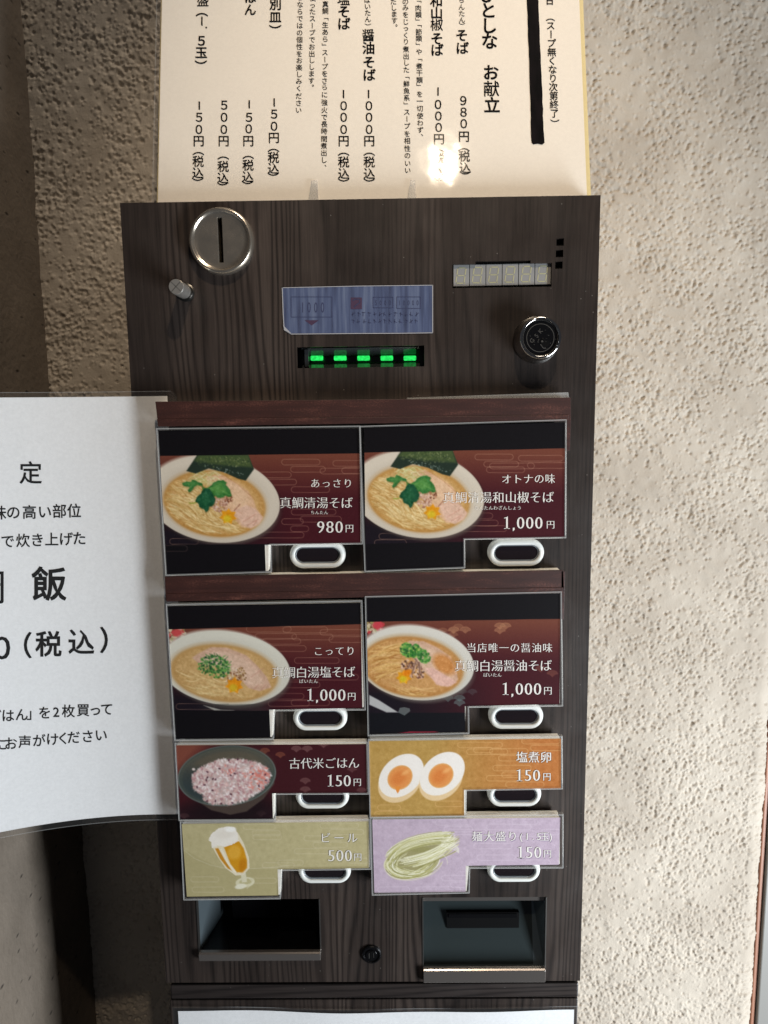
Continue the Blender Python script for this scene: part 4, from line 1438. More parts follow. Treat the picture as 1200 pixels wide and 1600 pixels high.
t.h('こってり', 489, 556, 1017.5, 15.5, slope=-.01)
t.h('真鯛白湯塩そば', 424.5, 555, 1051, 19.2, slope=-.01)
t.h('ばいたん', 467, 497, 1064.3, 7)
t.price('1,000', 478, 541, 1085.5, 27)
t.h('円', 542.5, 556.5, 1088, 14)
t.build(M['text_white'], cardC)

# --- card D
inD = lshape((572, 934.5), (875.5, 927), (875.5, 1100), (728.5, 1103), (727, 1143), (577, 1146.5))
outD = lshape((570, 931.5), (878, 924), (880, 1104), (733, 1106), (733.5, 1147), (574.5, 1150.5))
p, ns, nt_ = paint_for(inD)
dark_ground(p, 572, 876, 972, 966, 1101, 0)
SC = (176, 124, 92)
scallops(p, 668, 980, SC, .35, cells=((1, 1), (2, 1), (3, 0), (2.5, 2)))
scallops(p, 700, 978, SC, .55, r=9, cells=((0, 1), (1, 1)))
scallops(p, 772, 979, SC, .55, r=9, cells=((0, 1), (1, 0), (0.5, 0)))
scallops(p, 845, 1046, SC, .3, r=9, cells=((0, 0), (.5, 1)))
scallops(p, 700, 1092, (100, 120, 118), .6, r=9, cells=((0, 0), (1, 0), (0.5, 1)))
scallops(p, 722, 1082, (90, 100, 100), .35, r=8, cells=((0, 0), (1, 0)))
speckle(p, in_ell(p, 584, 980, 16, 10), 40, [(206, 190, 160), (190, 60, 66), (150, 140, 90)], 2, 4, .8)
p.ell(590, 977, 8, 6, 0, (196, 66, 76), soft=3)
bowl(p, 650, 1036, 91, 57.5, 7, 645, 1042, 79, 46.5, 8, (196, 148, 92), (178, 126, 68), rim=(206, 202, 192))
cl = p.ellmask(645, 1042, 76, 44, 8, 3)
nd = [(220, 180, 112), (204, 158, 90), (230, 198, 136), (160, 104, 48)]
noodles(p, cl, 90, 585, 625, 1010, 1060, -12, 44, nd, bend=7, wd=1.3, op=.6)
noodles(p, cl, 24, 615, 665, 1072, 1086, 6, 44, nd, bend=-9, wd=1.2, op=.6)
meat_band(p, [(628, 1010), (640, 1001), (662, 1002), (684, 1012), (704, 1026), (712, 1042), (716, 1062), (705, 1072), (688, 1072), (672, 1058), (658, 1046), (646, 1030)], (204, 166, 140), (216, 184, 158))
p.ell(694, 1038, 20, 13, 40, (196, 128, 62), soft=7, op=.85)
p.poly([(664, 1044), (676, 1043), (708, 1062), (714, 1066), (700, 1073), (682, 1070)], (220, 178, 162), soft=2.5)
speckle(p, in_ell(p, 645, 1046, 20, 12, 30), 120, [(206, 164, 140), (120, 76, 60), (80, 54, 44), (222, 190, 168)], 1, 2.4, .85)
for q in ((646, 1025, 658, 1042), (650, 1034, 644, 1052), (655, 1036, 656, 1052), (640, 1040, 634, 1050)):
    p.line([(q[0], q[1]), (q[2], q[3])], 3.2, (132, 100, 84), .9); p.line([(q[0] + 1.6, q[1]), (q[2] + 1.6, q[3])], 1.0, (206, 170, 150), .8)
speckle(p, in_ell(p, 642, 1016, 17, 11, 8), 260, [(60, 130, 52), (40, 100, 44), (104, 164, 70), (30, 80, 44), (170, 190, 100)], 1.4, 2.8, .85)
speckle(p, in_ell(p, 662, 1026, 11, 9, 50), 130, [(70, 136, 60), (44, 100, 48), (120, 170, 84)], 1.2, 2.4, .85)
maple(p, 631, 1058, 12.5, (222, 150, 24), (206, 180, 40))
p.ell(636, 1051, 7, 4.5, -20, (224, 130, 20), soft=3)
p.poly([(577, 1086), (592, 1094), (622, 1113), (604, 1113), (577, 1101)], (176, 176, 176), soft=2)
p.soften(p.ellmask(650, 1036, 90, 57, 7)); p.noise(7.0, 3, p.ellmask(645, 1042, 76, 44, 8, 3)(p.X, p.Y)); p.noise(3.5, 1, p.ellmask(645, 1042, 76, 44, 8, 3)(p.X, p.Y))
p.half(lambda X, Y: -yline((571.7, 971.7), (876, 967))(X, Y), BLACK)
p.half(yline((577, 1114), (876, 1113)), (14, 14, 20))
p.poly([(622, 1113), (625, 1106), (632, 1105), (640, 1107), (641, 1111), (632, 1118)], (116, 124, 122), op=.7)
p.poly([(620, 1146), (640, 1143), (680, 1143), (694, 1146), (690, 1148), (625, 1149)], (150, 40, 60))
p.noise(2.0)
cardD = card('menu_card', 'dark red card with brown soy soup bowl and fan-scale pattern, right column', outD, inD, p, ns=ns, nt_=nt_)
t = Text(face(DC + .0002), .0003, 0.004, 0.016)
t.h('当店唯一の醤油味', 728, 864, 1012, 16)
t.h('真鯛白湯醤油そば', 710, 862.5, 1040.5, 19.2, slope=-.006)
t.h('ばいたん', 755, 784, 1054.5, 7)
t.price('1,000', 783, 847, 1076, 27)
t.h('円', 849, 863, 1079, 14)
t.build(M['text_white'], cardD)

# --- card E: rice
inE = lshape((274.8, 1164.5), (572.5, 1162.5), (574, 1239), (427, 1239.5), (426.7, 1279.5), (281, 1280.3))
outE = lshape((272.8, 1161.5), (574.5, 1159), (577, 1241.5), (430.5, 1242), (430.5, 1282), (279, 1283))
p, ns, nt_ = paint_for(inE)
p.fill((62, 22, 28)); p.half(lambda X, Y: 330 - X - (Y - 1160), (126, 70, 56), soft=40)
p.half(lambda X, Y: Y - 1262, (40, 18, 26), soft=20)
SCp = (140, 104, 100)
scallops(p, 463, 1171, SCp, .5, r=8.5, cells=((0, 0), (1, 0), (2, -1)))
scallops(p, 430, 1174, (150, 90, 64), .5, r=8, cells=((-1, 0), (0, 1)))
scallops(p, 477, 1221, SCp, .45, r=8.5, cells=((0, 0), (0, 2))); scallops(p, 550, 1203, SCp, .35, r=8, cells=((0, 0),))
scallops(p, 320, 1276, SCp, .3, r=8, cells=((-2, 0),)); scallops(p, 408, 1272, SCp, .3, r=8, cells=((0, 0),)); scallops(p, 565, 1236, SCp, .35, r=8, cells=((0, 0),))
p.ell(362, 1262, 66, 24, -4, (24, 14, 18), soft=16, op=.8)
p.poly([(282, 1222), (300, 1246), (330, 1266), (360, 1273), (385, 1268), (412, 1248), (429, 1224), (420, 1200), (300, 1205)], (74, 62, 56), soft=2)
p.ell(354.5, 1212, 77, 47, -6, (60, 70, 70), soft=1.2)
p.ell(354.5, 1213, 75, 45, -6, (72, 80, 74), soft=1.2, inner=.93)
p.ell(354.5, 1212, 77, 47, -6, (120, 130, 124), soft=.9, inner=.978, op=.8)
p.ell(355, 1202, 66, 32, -6, (98, 88, 72), soft=12, op=.8)
p.ell(318, 1225, 34, 24, 20, (48, 58, 60), soft=12, op=.7)
rice = [(300, 1212), (312, 1200), (330, 1192), (345, 1186), (372, 1186), (400, 1190), (418, 1200), (424, 1212), (418, 1226), (402, 1240), (385, 1250), (360, 1257), (330, 1257), (318, 1250), (318, 1242), (302, 1234)]
p.poly(rice, (196, 176, 172), soft=2, jag=1.2)
P_ = np.array(rice, float); m_ = P_.mean(0)
def in_rice():
    while True:
        x, y = p.rng.uniform(300, 424), p.rng.uniform(1186, 1257); ins = False
        for i in range(len(P_)):
            (xa, ya), (xb, yb) = P_[i], P_[(i + 1) % len(P_)]
            if (ya > y) != (yb > y) and x < (xb - xa) * (y - ya) / (yb - ya) + xa: ins = not ins
        if ins: return x, y
for _ in range(900):
    x, y = in_rice()
    pink = max(0, 1 - math.hypot((x - 405) / 26, (y - 1215) / 22)) + .8 * max(0, 1 - math.hypot((x - 355) / 18, (y - 1204) / 9))
    c = [np.array((222, 206, 202)), np.array((198, 160, 158)), np.array((176, 130, 134)), np.array((232, 222, 220)), np.array((210, 176, 170))][p.rng.integers(5)]
    if p.rng.uniform() < pink * .8: c = np.array((214, 130, 118))
    a = p.rng.uniform(0, 180)
    p.ell(x, y, 2.6, 1.2, a, tuple(c), soft=.8, op=.85)
for _ in range(22):
    x, y = in_rice()
    p.ell(x, y, 2.0, 1.2, p.rng.uniform(0, 180), (84, 48, 60), soft=.8)
p.ell(302.5, 1202, 2.5, 2, 0, (220, 206, 200))
p.soften(p.ellmask(355, 1213, 77, 50, -6)); p.noise(9.0, 5, p.ellmask(362, 1220, 58, 34, -6, 6)(p.X, p.Y))
p.noise(2.0)
cardE = card('menu_card', 'dark red card with pink rice in a teal bowl, left column', outE, inE, p, ns=ns, nt_=nt_, side=1.5)
t = Text(face(DC + .0002), .0003, 0.004, 0.016)
t.h('古代米ごはん', 451, 562, 1193, 18.6, slope=-.01)
t.price('150', 510, 549, 1219.5, 26)
t.h('円', 551.5, 565, 1222, 13.5)
t.build(M['text_white'], cardE)

# --- card F: beer
inF = lshape((284, 1287.5), (576, 1283.5), (578, 1356), (437, 1358), (435.5, 1399), (292, 1401))
outF = lshape((281, 1284), (578.5, 1280), (580.5, 1359), (440.5, 1361), (438.5, 1405), (286.5, 1407))
p, ns, nt_ = paint_for(inF)
p.fill((184, 174, 132))
p.noise(3.0, 5)
p.half(lambda X, Y: Y - (1326 + np.clip((X - 285) / 60, 0, 1) * 32 - 4 * np.clip((X - 420) / 100, 0, 1)), (170, 160, 116), soft=2, op=.55)
p.line([(287, 1328), (305, 1342), (330, 1352), (360, 1358), (400, 1357), (450, 1353)], 1, (200, 192, 160), .7)
LG = (206, 196, 164)
for (x, y, w, n) in ((380, 1292, 50, 2), (395, 1308, 45, 1), (500, 1290, 60, 2), (475, 1310, 60, 2), (460, 1330, 70, 1), (434, 1348, 40, 1), (410, 1352, 50, 1), (298, 1374, 44, 1), (300, 1390, 50, 1), (392, 1376, 40, 1), (545, 1345, 30, 1)):
    cloud(p, x, y, w, LG, .65, n=n, h=8)
# tilted beer glass
p.ell(383, 1378.5, 15, 8, -8, (214, 208, 176), soft=1.2); p.ell(384, 1377.5, 10, 4.5, -8, (188, 180, 138), soft=1.2)
p.ell(376, 1385, 9, 4, -10, (226, 222, 200), soft=1.5)
p.poly([(376, 1364), (384, 1364), (386, 1378), (378, 1379)], (216, 210, 182))
p.poly([(331, 1322), (371, 1300), (381, 1318), (389, 1340), (390, 1356), (381, 1367), (368, 1368), (352, 1356), (341, 1340)], (226, 216, 190))
p.poly([(350, 1324), (372, 1312), (381, 1326), (386, 1344), (386, 1356), (379, 1363), (370, 1363), (360, 1350)], (206, 146, 30), soft=2)
p.poly([(336, 1326), (341, 1325), (352, 1345), (362, 1360), (356, 1357), (344, 1342)], (196, 136, 40), soft=1.5)
p.ell(366, 1332, 10, 11, 25, (224, 172, 66), soft=5, op=.8); p.ell(379, 1352, 6, 10, 10, (188, 118, 18), soft=4, op=.7)
p.line([(346, 1328), (356, 1348), (368, 1363)], 2.6, (236, 228, 206), .95)
p.poly([(326, 1313), (330, 1303), (342, 1294), (356, 1291), (367, 1293), (371, 1302), (373, 1314), (362, 1320), (352, 1323), (340, 1321), (331, 1325), (330, 1316)], (236, 230, 220), jag=.3)
p.ell(352, 1303, 14, 7, -15, (222, 214, 202), soft=6, op=.6); p.ell(360, 1296, 8, 4, 0, (244, 242, 236), soft=3)
p.line([(389, 1372), (396, 1380), (386, 1388)], .9, (222, 216, 188), .8)
p.noise(3.0)
cardF = card('menu_card', 'olive card with a tilted glass of beer, lowest in the left column', outF, inF, p, ns=ns, nt_=nt_, side=3)
def shadow_text(par, items):
    t2 = Text(face(DC + .0002), .0002, 0.006, 0.006)
    t1 = Text(face(DC + .0002), .0003, 0.008, 0.012)
    for it in items:
        for tt, d in ((t2, .9), (t1, 0)):
            k, a = it[0], list(it[1:])
            a[1] += d; a[2] += d; a[3] += d
            (tt.price if k == 'p' else tt.h)(*a)
    t2.build(M['text_dim'], par, 'text_outline'); t1.build(M['text_white'], par)
M['text_dim'] = mat('text_outline_olive', (142, 132, 92), .5)
shadow_text(cardF, [('h', 'ビール', 498, 561, 1309, 17), ('p', '500', 511, 551, 1336.5, 26), ('h', '円', 552, 566, 1339, 13.5)])

# --- card G: eggs
inG = lshape((576.5, 1158), (876.5, 1154), (876.5, 1231.5), (726, 1234), (725.5, 1274.5), (579, 1276.8))
outG = lshape((575, 1154.5), (879, 1150.5), (879.5, 1233.5), (729, 1236), (728.5, 1276.5), (577.5, 1279))
p, ns, nt_ = paint_for(inG)
p.fill((182, 146, 80)); p.half(lambda X, Y: X - 760, (184, 116, 60), soft=170)
p.noise(4.0, 5); p.noise(3.0, 2)
LGo = (222, 178, 122)
for (x, y, w, n) in ((715, 1164, 70, 2), (815, 1158, 60, 2), (765, 1174, 60, 2), (770, 1200, 60, 2), (790, 1226, 60, 1), (740, 1172, 30, 1), (590, 1262, 36, 1), (585, 1272, 44, 1), (680, 1256, 44, 1), (760, 1216, 60, 1)):
    cloud(p, x, y, w, LGo, .65, n=n, h=8.5)
for ex, ey, th in ((626, 1213, -42), (690, 1210, -42)):
    p.ell(ex - 1, ey + 8, 38, 29, th, (224, 196, 152), soft=1.4)
    p.ell(ex + 1, ey - 1, 39.5, 29, th, (236, 230, 222), soft=1.3)
    p.ell(ex + 14, ey - 14, 20, 19, th, (238, 232, 226), soft=5, op=.8)
    p.ell(ex - 1, ey + 2, 21, 18, th, (222, 176, 112), soft=1.2)
    p.ell(ex - 1, ey + 2, 19.5, 16.5, th, (222, 146, 80), soft=2.5)
    p.ell(ex - 3, ey + 3, 12, 9, th, (212, 124, 60), soft=6, op=.8)
    p.ell(ex + 8, ey - 6, 7, 3, -30, (238, 178, 112), soft=3, op=.7)
p.poly([(617, 1228), (626, 1229), (624, 1236), (621.5, 1240), (619, 1236)], (226, 144, 66))
p.noise(3.0)
cardG = card('menu_card', 'orange card with two halved boiled eggs, right column', outG, inG, p, ns=ns, nt_=nt_, side=2.5)
M['text_dim'] = mat('text_outline_brown', (126, 78, 34), .5)
shadow_text(cardG, [('h', '塩煮卵', 806, 862.5, 1183, 18.6), ('p', '150', 805, 845, 1211, 26), ('h', '円', 847.5, 861.5, 1213.5, 13.5)])

# --- card H: noodles
inH = lshape((581.7, 1280.5), (875.5, 1277.5), (875.5, 1351), (731.5, 1352.5), (728, 1393), (585, 1395))
outH = lshape((578.5, 1276.5), (880.5, 1272.5), (880.5, 1357), (734.5, 1357.5), (734, 1396), (581, 1399.5))
p, ns, nt_ = paint_for(inH)
p.fill((190, 172, 188)); p.noise(3.5, 6); p.noise(3.0, 2)
LL = (216, 202, 214)
for (x, y, w, n) in ((680, 1285, 50, 2), (760, 1292, 70, 2), (800, 1284, 40, 1), (700, 1300, 60, 1), (745, 1340, 60, 1), (690, 1372, 40, 2), (740, 1322, 60, 1), (650, 1390, 70, 1), (590, 1390, 50, 1), (845, 1300, 30, 1), (820, 1348, 40, 1)):
    cloud(p, x, y, w, LL, .6, n=n, h=8.5)
p.ell(644, 1346, 42, 24, -8, (150, 146, 92), soft=3, op=.85)
p.poly([(640, 1330), (660, 1314), (690, 1305), (708, 1308), (702, 1320), (680, 1336)], (150, 146, 96), soft=3, op=.85)
Ncol = [(232, 229, 204), (206, 202, 156), (220, 217, 182), (160, 156, 98), (238, 236, 218), (188, 184, 128), (142, 138, 84)]
for i in range(230):
    c = np.array(Ncol[p.rng.integers(7)], float); wd = p.rng.uniform(.7, 1.3)
    k = p.rng.uniform(0, 1)
    if k < .42:
        r = p.rng.uniform(.55, 1.03); a0 = p.rng.uniform(.0, 2.6); a1 = a0 + p.rng.uniform(.8, 2.2); sk = p.rng.normal(0, 2)
        pts = [(646 + 45 * r * math.cos(a), 1346 + 26 * r * math.sin(a) - 5 * math.cos(a) + sk * math.sin(a * 2)) for a in np.linspace(a0, a1, 9)]
        p.line(pts, wd, c, .9)
    elif k < .78:
        o = p.rng.uniform(-11, 10)
        p.curve((602 + p.rng.uniform(0, 16), 1343 + o), (626 + p.rng.uniform(-5, 5), 1312 + o * .8), (700 + p.rng.uniform(-14, 10), 1309 + o * .9), wd, c, .9)
    else:
        o = p.rng.uniform(-8, 8)
        p.curve((640 + p.rng.uniform(-20, 26), 1348 + o), (686, 1338 + o), (700 + p.rng.uniform(-4, 18), 1318 + o * 1.7), wd, c, .9)
for o in (-1, 3, 7, 11):
    p.curve((690, 1316 + o * .6), (706, 1312 + o), (717, 1327 + o * .5), 1.2, (232, 230, 210), .8)
p.curve((688, 1334), (700, 1338), (699, 1350), .9, (226, 224, 200), .7)
p.line([(646 + 46 * math.cos(a), 1348 + 27 * math.sin(a) - 5 * math.cos(a)) for a in np.linspace(.1, 3.6, 16)], 1.0, (222, 218, 188), .8)
p.noise(3.0)
cardH = card('menu_card', 'pale lilac card with a bundle of noodles, lowest in the right column', outH, inH, p, ns=ns, nt_=nt_, side=2)
M['text_dim'] = mat('text_outline_lilac', (150, 130, 156), .5)
shadow_text(cardH, [('h', '麺大盛り', 736.5, 810, 1307, 17), ('h', '(1.5玉)', 810, 865, 1307, 15), ('p', '150', 807, 847, 1331.5, 26), ('h', '円', 848.5, 862.5, 1334, 13.5)])


# ------------------------------------------------------------------ mahogany strips between the cards
def strip(label, quads, depth, white, thick=.0105):
    q0 = quads[0]
    root = empty('wood_strip', at(q0[3][0], q0[3][1], depth), label, 'trim strip', 'mahogany strips above the card rows')
    for i, q in enumerate(quads):
        q = np.array(q, float)
        Fp = face(depth + .0004 * (i % 2))(q[:, 0], q[:, 1]); bk = Fp.copy(); bk[:, 1] = Fp[:, 1] + .0018
        mb = MB(); mb.prism(list(Fp), list(bk)); mb.build('facing', M['mahogany'], root, bevel=.0002)
    q = np.array(quads[0], float)
    w = np.array(white, float)
    Fp = face(depth - .002)(w[:, 0], w[:, 1]); bk = Fp.copy(); bk[:, 1] = -.0006
    mb = MB(); mb.prism(list(Fp), list(bk)); mb.build('board_core', M['board_edge'], root)
    return root


s1 = strip('long mahogany strip along the top of the upper card row',
           [[(242.5, 627.5), (891.5, 621), (892, 658), (247, 665)], [(245, 655), (889, 648.5), (888, 657), (247, 666.5)],
            [(885.5, 657), (892, 657), (890.5, 704), (884.5, 705)]],
           .0136, [(246, 629), (884, 622), (884, 650), (250, 660)])
s2 = strip('mahogany strip between the first and second card rows',
           [[(257.5, 901), (880, 891), (881.5, 926), (258.5, 938.5)], [(259, 928), (880, 918), (880.5, 926.5), (260, 940)],
            [(877, 892), (883, 892.5), (881, 968), (876.5, 968)]],
           .0136, [(262, 902), (876, 892), (876, 920), (262, 930)])
# loose clear film lying behind the top strip
mb = MB()
V = face(.0112)(np.array([636, 888, 889, 636]), np.array([621.5, 613, 621, 624])); V2 = V.copy(); V2[:, 1] += .008
mb.prism(list(V), list(V2))
o = mb.build('clear_film_edge', M['acrylic'], s1)

# ------------------------------------------------------------------ notice sheet on the left, bending towards the viewer
class Curved:
    def depth(s, X):
        u = np.clip(0.004 - X, 0, None)
        return 0.0016 + 1.75 * u * u

    def __call__(s, x, y, off=0.0):
        x = np.asarray(x, float); y = np.asarray(y, float)
        D = FWD + ((x - 600) / F_PX)[..., None] * RIGHT + ((y - 800) / F_PX)[..., None] * DOWN
        d = np.full(x.shape, .004)
        for _ in range(30):
            t = (-(d + off) - CAM[1]) / D[..., 1]
            P = CAM + t[..., None] * D
            d = s.depth(P[..., 0])
        return P


CV = Curved()
notice = empty('notice_sheet', CV(60., 1290.), 'laminated white notice curling out at the left, with the price line in brackets', 'notice')


def sheet_mesh(surf, outline_fn, nx, ny, off):
    vs = []; fs = []
    for j in range(ny + 1):
        for i in range(nx + 1):
            x, y = outline_fn(i / nx, j / ny)
            vs.append(surf(np.array(x, float), np.array(y, float), off))
    for j in range(ny):
        for i in range(nx):
            k = j * (nx + 1) + i
            fs.append((k, k + nx + 1, k + nx + 2, k + 1))
    mb = MB(); mb.add(vs, fs)
    return mb


# real outline of the sheet in metres: straight edges, constant height
zt = float(CV(240., 619.)[2]); zbm = float(CV(262., 1272.)[2])
xr_t = float(CV(268., 619.)[0]); xl = -0.19
def sheet_real(x0, x1, z0, z1, off, nx=60, ny=12, corner=0.0):
    mb = MB(); vs = []; fs = []
    for j in range(ny + 1):
        for i in range(nx + 1):
            X = x0 + (x1 - x0) * i / nx; Z = z0 + (z1 - z0) * j / ny
            if corner and X > x1 - corner:
                u = (X - (x1 - corner)) / corner
                lim = z1 - corner * (1 - math.sqrt(max(0, 1 - u * u)))
                Z = min(Z, lim)
            vs.append((X, -float(CV.depth(np.array(X))) - off, Z))
    for j in range(ny):
        for i in range(nx):
            k = j * (nx + 1) + i; fs.append((k, k + 1, k + nx + 2, k + nx + 1))
    mb.add(vs, fs); return mb


sheet_real(xl, xr_t - .003, zbm, zt, .0003).build('paper', M['paper'], notice, smooth=True, recalc=False)
sheet_real(xl, xr_t + .004, zbm - .0045, zt + .0035, .0006, corner=.004, nx=90).build('laminate_pouch', M['clear_margin'], notice, smooth=True, recalc=False)
sheet_real(xl, xr_t + .0038, zbm - .0047, zbm - .0041, .0007).build('pouch_edge', M['sleeve_edge'], notice, recalc=False)
sheet_real(xl, xr_t, zt + .0032, zt + .0037, .0007).build('pouch_edge', M['sleeve_edge'], notice, recalc=False)
t = Text(CV, .0005, 0.012, 0)
t.char('限', -24, 740, 37); t.char('定', 48, 738.5, 37)
t.new()
for ch, x, y in zip('味の高い部位', (-1, 21, 46, 70, 93, 116), (801, 800.5, 800, 799.5, 798.5, 798)): t.char(ch, x, y, 23)
t.new()
for ch, x, y in zip('で炊き上げた', (12, 36, 58.5, 81, 103, 124), (845.5, 844.5, 843.5, 842.5, 842, 841)): t.char(ch, x, y, 22.5)
t.new()
for ch, x, y in zip('ごはん」を2枚買って', (-8, 12.5, 34, 52, 70, 88, 107, 130, 149, 167), (1119, 1118, 1116.5, 1115, 1113.5, 1112.5, 1111, 1109.5, 1109, 1108)): t.char(ch, x, y, 21)
t.new()
for ch, x, y in zip('にお声がけください', (1, 17, 39, 61, 82, 99, 115, 137, 158), (1163, 1161.5, 1159, 1157, 1155, 1153.5, 1152, 1150.5, 1148.5)): t.char(ch, x, y, 21)
t.bold = 0.02; t.new()
t.char('鯛', -19, 917, 56); t.char('飯', 77, 912, 56)
t.new(); t.char('０', 3, 1012, 45)
t.char('（', 30, 1008, 42); t.char('税', 76, 1006, 42); t.char('込', 127, 1003, 42); t.char('）', 176, 1000, 42)
t.build(M['ink'], notice)

# ------------------------------------------------------------------ blank laminated sheet on the lower door
low = empty('blank_sheet', at(590, 1640, .001), 'plain white laminated sheet on the cabinet door under the trays', 'notice')
SL = face(-.0035)
def wavy(u): return math.sin(u * math.pi * 2) * 3 - 4 * math.sin(u * math.pi) ** 2 * 0
def lowsheet(x0, x1, ytop, off, edge=False):
    vs = []; fs = []; nx = 60; zbot = ZB - .2
    for i in range(nx + 1):
        u = i / nx; x = x0 + (x1 - x0) * u
        y = ytop + (4.0 * math.sin(u * math.pi) ** 2)
        P1 = SL(np.array(x), np.array(y), off); P0 = P1.copy(); P0[2] = zbot
        if edge: P0 = SL(np.array(x), np.array(y + 1.1), off)
        P1[1] -= .0016 * (1 + math.cos(u * math.pi * 5)) * .5
        vs += [P0, P1]
    for i in range(nx): fs.append((2 * i, 2 * i + 2, 2 * i + 3, 2 * i + 1))
    mb = MB(); mb.add(vs, fs); return mb
lowsheet(279, 897, 1577.5, .0006).build('paper', M['paper'], low, smooth=True, recalc=False)
lowsheet(270, 904, 1572, .0010).build('laminate_pouch', M['clear_margin'], low, smooth=True, recalc=False)
lowsheet(270, 904, 1572, .0012, True).build('pouch_edge', M['sleeve_edge'], low, recalc=False)

# ------------------------------------------------------------------ menu poster leaning on top of the machine
PH = 0.215
def pp(x, h, off=0.0):
    """point of the poster: x in metres, h up the sheet"""
    return (x, 0.012 + h * math.sin(LEAN) - off * math.cos(LEAN), h * math.cos(LEAN) + off * math.sin(LEAN))
xl_ = float(POSTER(np.array(249.), np.array(200.))[0]); xr_ = float(POSTER(np.array(911.), np.array(150.))[0])
poster = empty('menu_poster', ((xl_ + xr_) / 2, .012, 0), 'laminated cream menu with vertical Japanese writing and a marker stroke, on the machine top', 'menu poster')
def pquad(x0, x1, h0, h1, off, th=0.0):
    mb = MB()
    f = [pp(x0, h0, off), pp(x1, h0, off), pp(x1, h1, off), pp(x0, h1, off)]
    if th:
        b = [pp(x0, h0, off - th), pp(x1, h0, off - th), pp(x1, h1, off - th), pp(x0, h1, off - th)]
        mb.prism(f, b)
    else: mb.add(f, [(0, 1, 2, 3)])
    return mb
pquad(xl_, xr_, .0005, PH, 0, .0004).build('paper', M['paper_warm'], poster)
for k, dx in enumerate((.0012, .0024, .0034)):
    pquad(xl_ + .002 - dx, xr_ + dx, .0005, PH, -.0006 - .0006 * k, .0003).build('backing_sheet', M['paper_edge'], poster)
pquad(xl_ - .0015, xr_ + .0015, .0003, PH + .002, .0004).build('laminate_film', M['laminate'], poster, recalc=False)
pquad(xl_ - .0040, xl_ - .0002, .0003, PH + .002, -.0006).build('clear_margin', M['clear_margin'], poster, recalc=False)
pquad(xl_ - .0044, xl_ - .0038, .0003, PH + .002, -.0005).build('margin_edge', M['sleeve_edge'], poster, recalc=False)

t = Text(POSTER, .0002, 0.014, 0)
tb = Text(POSTER, .0002, 0.022, 0)
ts = Text(POSTER, .0002, 0.008, 0)
tb.v('日', [1], 859, 859, 14)
t.v('（スープ無くなり次第終了）', [31] + list(np.linspace(40, 177, 11)) + [188.5], 860, 867, 14.5)
tb.v('ひとしな', [-8, 16, 40, 64], 762, 765, 27)
tb.v('お献立', [113, 138.5, 164], 767, 769, 26)
ts.v('ちんたん）', [0, 11, 21, 31, 37], 721, 722, 10.5)
tb.v('そば', [55, 75], 721.5, 722.5, 20.5)
P9 = lambda tt, s_, ys, x0, x1: tt.v(s_, ys, x0, x1, 18.5)
P9(t, '９８０円', [157, 175, 193, 213], 724, 725); P9(t, '（税込）', [234, 244, 262, 270], 725, 727)
tb.v('和山椒そば', [1, 20, 38.5, 60, 78], 682, 683, 20.5)
def one(x, y, h=13):
    tb.new()
    pxline(tb.mb, [(x, y - h / 2), (x, y + h / 2)], 2.3, POSTER, .0002)
one(684.5, 143); P9(t, '０００円', [163, 181, 199, 217], 684.5, 686); P9(t, '（税込）', [236, 247, 272, 280], 686, 687)
ts.v('「肉類」「節類」や「煮干類」を一切使わず、', [3, 12.5, 23, 30, 41, 50, 60, 68, 81, 94, 103.5, 114, 125, 132, 147, 158, 169.5, 181, 192, 203, 213], 653.5, 657, 10.5)
ts.v('のみをじっくり煮出した「鮮魚系」スープを相性のいい', [2.5, 12, 23, 34, 44, 55, 65, 77, 88, 98, 109, 122, 131, 142, 153, 161, 175, 186, 197, 209, 220, 232, 243, 255, 266], 633.5, 637, 10.5)
ts.v('いたします。', [-9, 2.5, 12, 22, 32, 42], 614, 617, 10.5)
ts.v('ばいたん）', [0, 10, 20, 30, 38], 574, 575, 10.5)
tb.v('醤油そば', [55, 75, 97, 117], 575.5, 577, 20.5)
one(576, 147); P9(t, '０００円', [165, 183, 202, 220], 576.5, 577); P9(t, '（税込）', [241, 253, 271, 281], 577, 577)
tb.v('塩そば', [-1, 18, 37], 537, 537.5, 20.5)
one(536.8, 147); P9(t, '０００円', [165, 183, 202, 220], 537, 537); P9(t, '（税込）', [241, 253, 271, 281], 537, 537)
ts.v('真鯛「生あら」スープをさらに強火で長時間煮出し、', [6.5, 17, 30, 39, 50, 61, 69, 82, 93, 104, 115, 126, 136, 148, 160, 172, 183, 194, 205, 217, 228, 239, 250, 261], 508.5, 506, 10.5)
ts.v('使ったスープでお出しします。', [-3, 8, 18, 29, 40, 51, 62, 73, 84, 94, 104.5, 115, 126, 136], 488.5, 486.5, 10.5)
ts.v('らならではの個性をお楽しみください', [-4, 7, 18, 29, 40, 51, 62, 73, 84, 94.5, 105.5, 116, 127, 138, 150, 161, 172], 469, 466.5, 10.5)
tb.v('別皿）', [6.5, 26.5, 41.5], 430.5, 430, 19.5)
one(428.5, 160); P9(t, '５０円', [178, 197, 215], 428.5, 428); P9(t, '（税込）', [235, 246, 263, 272], 427.5, 427)
tb.v('はん', [-4, 15], 391, 391, 19.5)
one(389.5, 163); P9(t, '５０円', [183, 201, 220], 389.3, 388); P9(t, '（税込）', [246, 258, 276, 285], 388, 387)
P9(t, '５００円', [164, 183, 202, 220], 350.5, 349.5); P9(t, '（税込）', [247, 260, 278, 287], 349, 348)
tb.v('盛（', [1, 23], 317, 315.5, 19.5); one(315.5, 33, 14); tb.v('５玉）', [63.5, 82, 97], 315, 314, 19.5)
pxline(tb.mb, [(321, 43), (323.5, 43)], 2.4, POSTER, .0002)
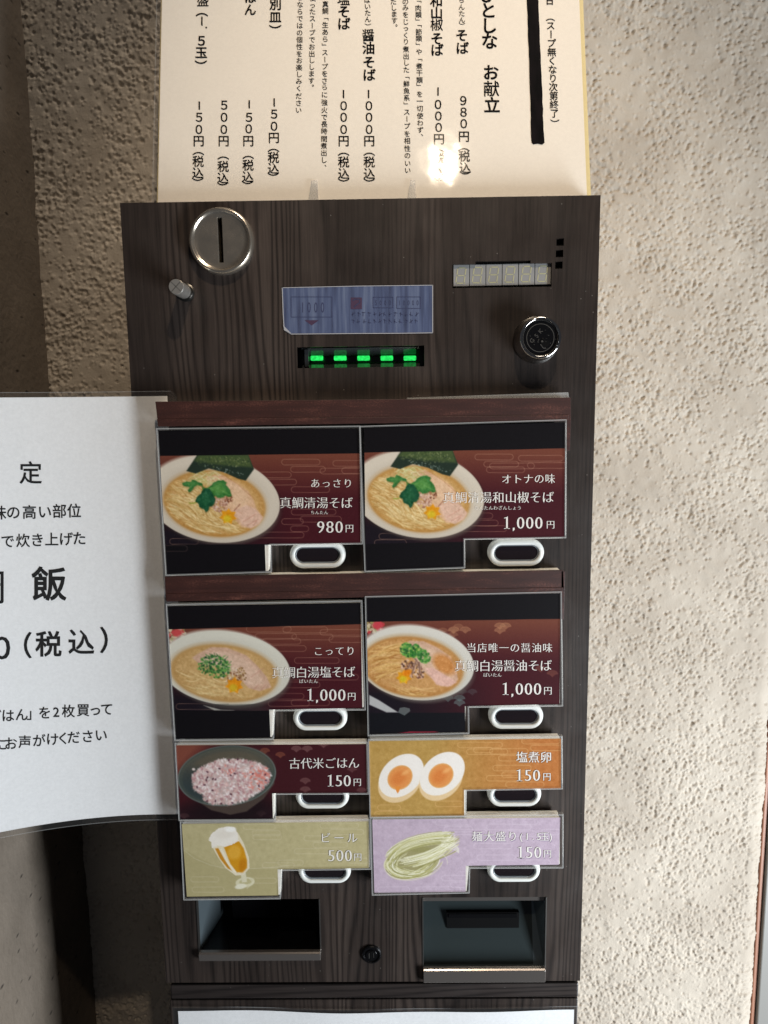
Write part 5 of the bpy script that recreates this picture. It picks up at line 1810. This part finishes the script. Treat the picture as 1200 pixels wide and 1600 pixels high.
one(311.5, 165); P9(t, '５０円', [183, 202, 220], 311.3, 310.5); P9(t, '（税込）', [240, 252, 270, 280], 310, 309)
t.build(M['ink_soft'], poster, 'printed_column')
tb.build(M['ink_soft'], poster, 'printed_column')
ts.build(M['ink_soft'], poster, 'printed_column')
# marker stroke
L_ = []; R_ = []
for k in range(26):
    y = -40 + 263 * k / 25
    u = (y + 0) / 223
    L_.append((823.5 + 7 * max(u, -.2) + random.uniform(-.5, .5), y)); R_.append((841 + 9.5 * max(u, -.2) + random.uniform(-.6, .6), y))
mb = MB()
Q = np.array(L_ + R_); V = POSTER(Q[:, 0], Q[:, 1], .00025); n = len(L_)
mb.add(V, [(i, i + 1, n + i + 1, n + i) for i in range(n - 1)])
e = np.array([L_[-1], (833, 225.5), (840, 224.5), (847, 226), R_[-1]]); mb.add(POSTER(e[:, 0], e[:, 1], .00025), [(0, 1, 2, 3, 4)])
mb.build('marker_stroke', M['marker'], poster, recalc=False)

# clear acrylic easel holding the poster
stand = empty('acrylic_stand', ((xl_ + xr_) / 2, .008, 0), 'clear acrylic holder whose two small hooks show in front of the menu poster', 'sign holder')
for (xa, xb) in ((482, 498), (636, 650)):
    a = POSTER(np.array(float(xa)), np.array(300.))[0]; b = POSTER(np.array(float(xb)), np.array(300.))[0]
    top = POSTER(np.array(xa + 7.), np.array(284.))
    hh = (top[2]) / math.cos(LEAN)
    mb = MB()
    f = [pp(a, .0006, .0030), pp(b, .0006, .0030), pp(b - .0006, hh, .0020), pp(a + .0022, hh, .0020)]
    g = [pp(a, .0006, .0012), pp(b, .0006, .0012), pp(b - .0006, hh, .0012), pp(a + .0022, hh, .0012)]
    mb.prism(f, g)
    mb.build('hook', M['acrylic'], stand, bevel=.0003)
mb = MB()
mb.prism([pp(.06, .0006, -.0035), pp(.28, .0006, -.0035), pp(.28, .17, -.0035), pp(.06, .17, -.0035)],
         [pp(.06, .0006, -.0055), pp(.28, .0006, -.0055), pp(.28, .17, -.0055), pp(.06, .17, -.0055)])
mb.box((.06, .012, .0001), (.28, .075, .0005))
mb.build('back_plate', M['acrylic'], stand)

COL.objects.unlink(_to)
bpy.data.objects.remove(_to)
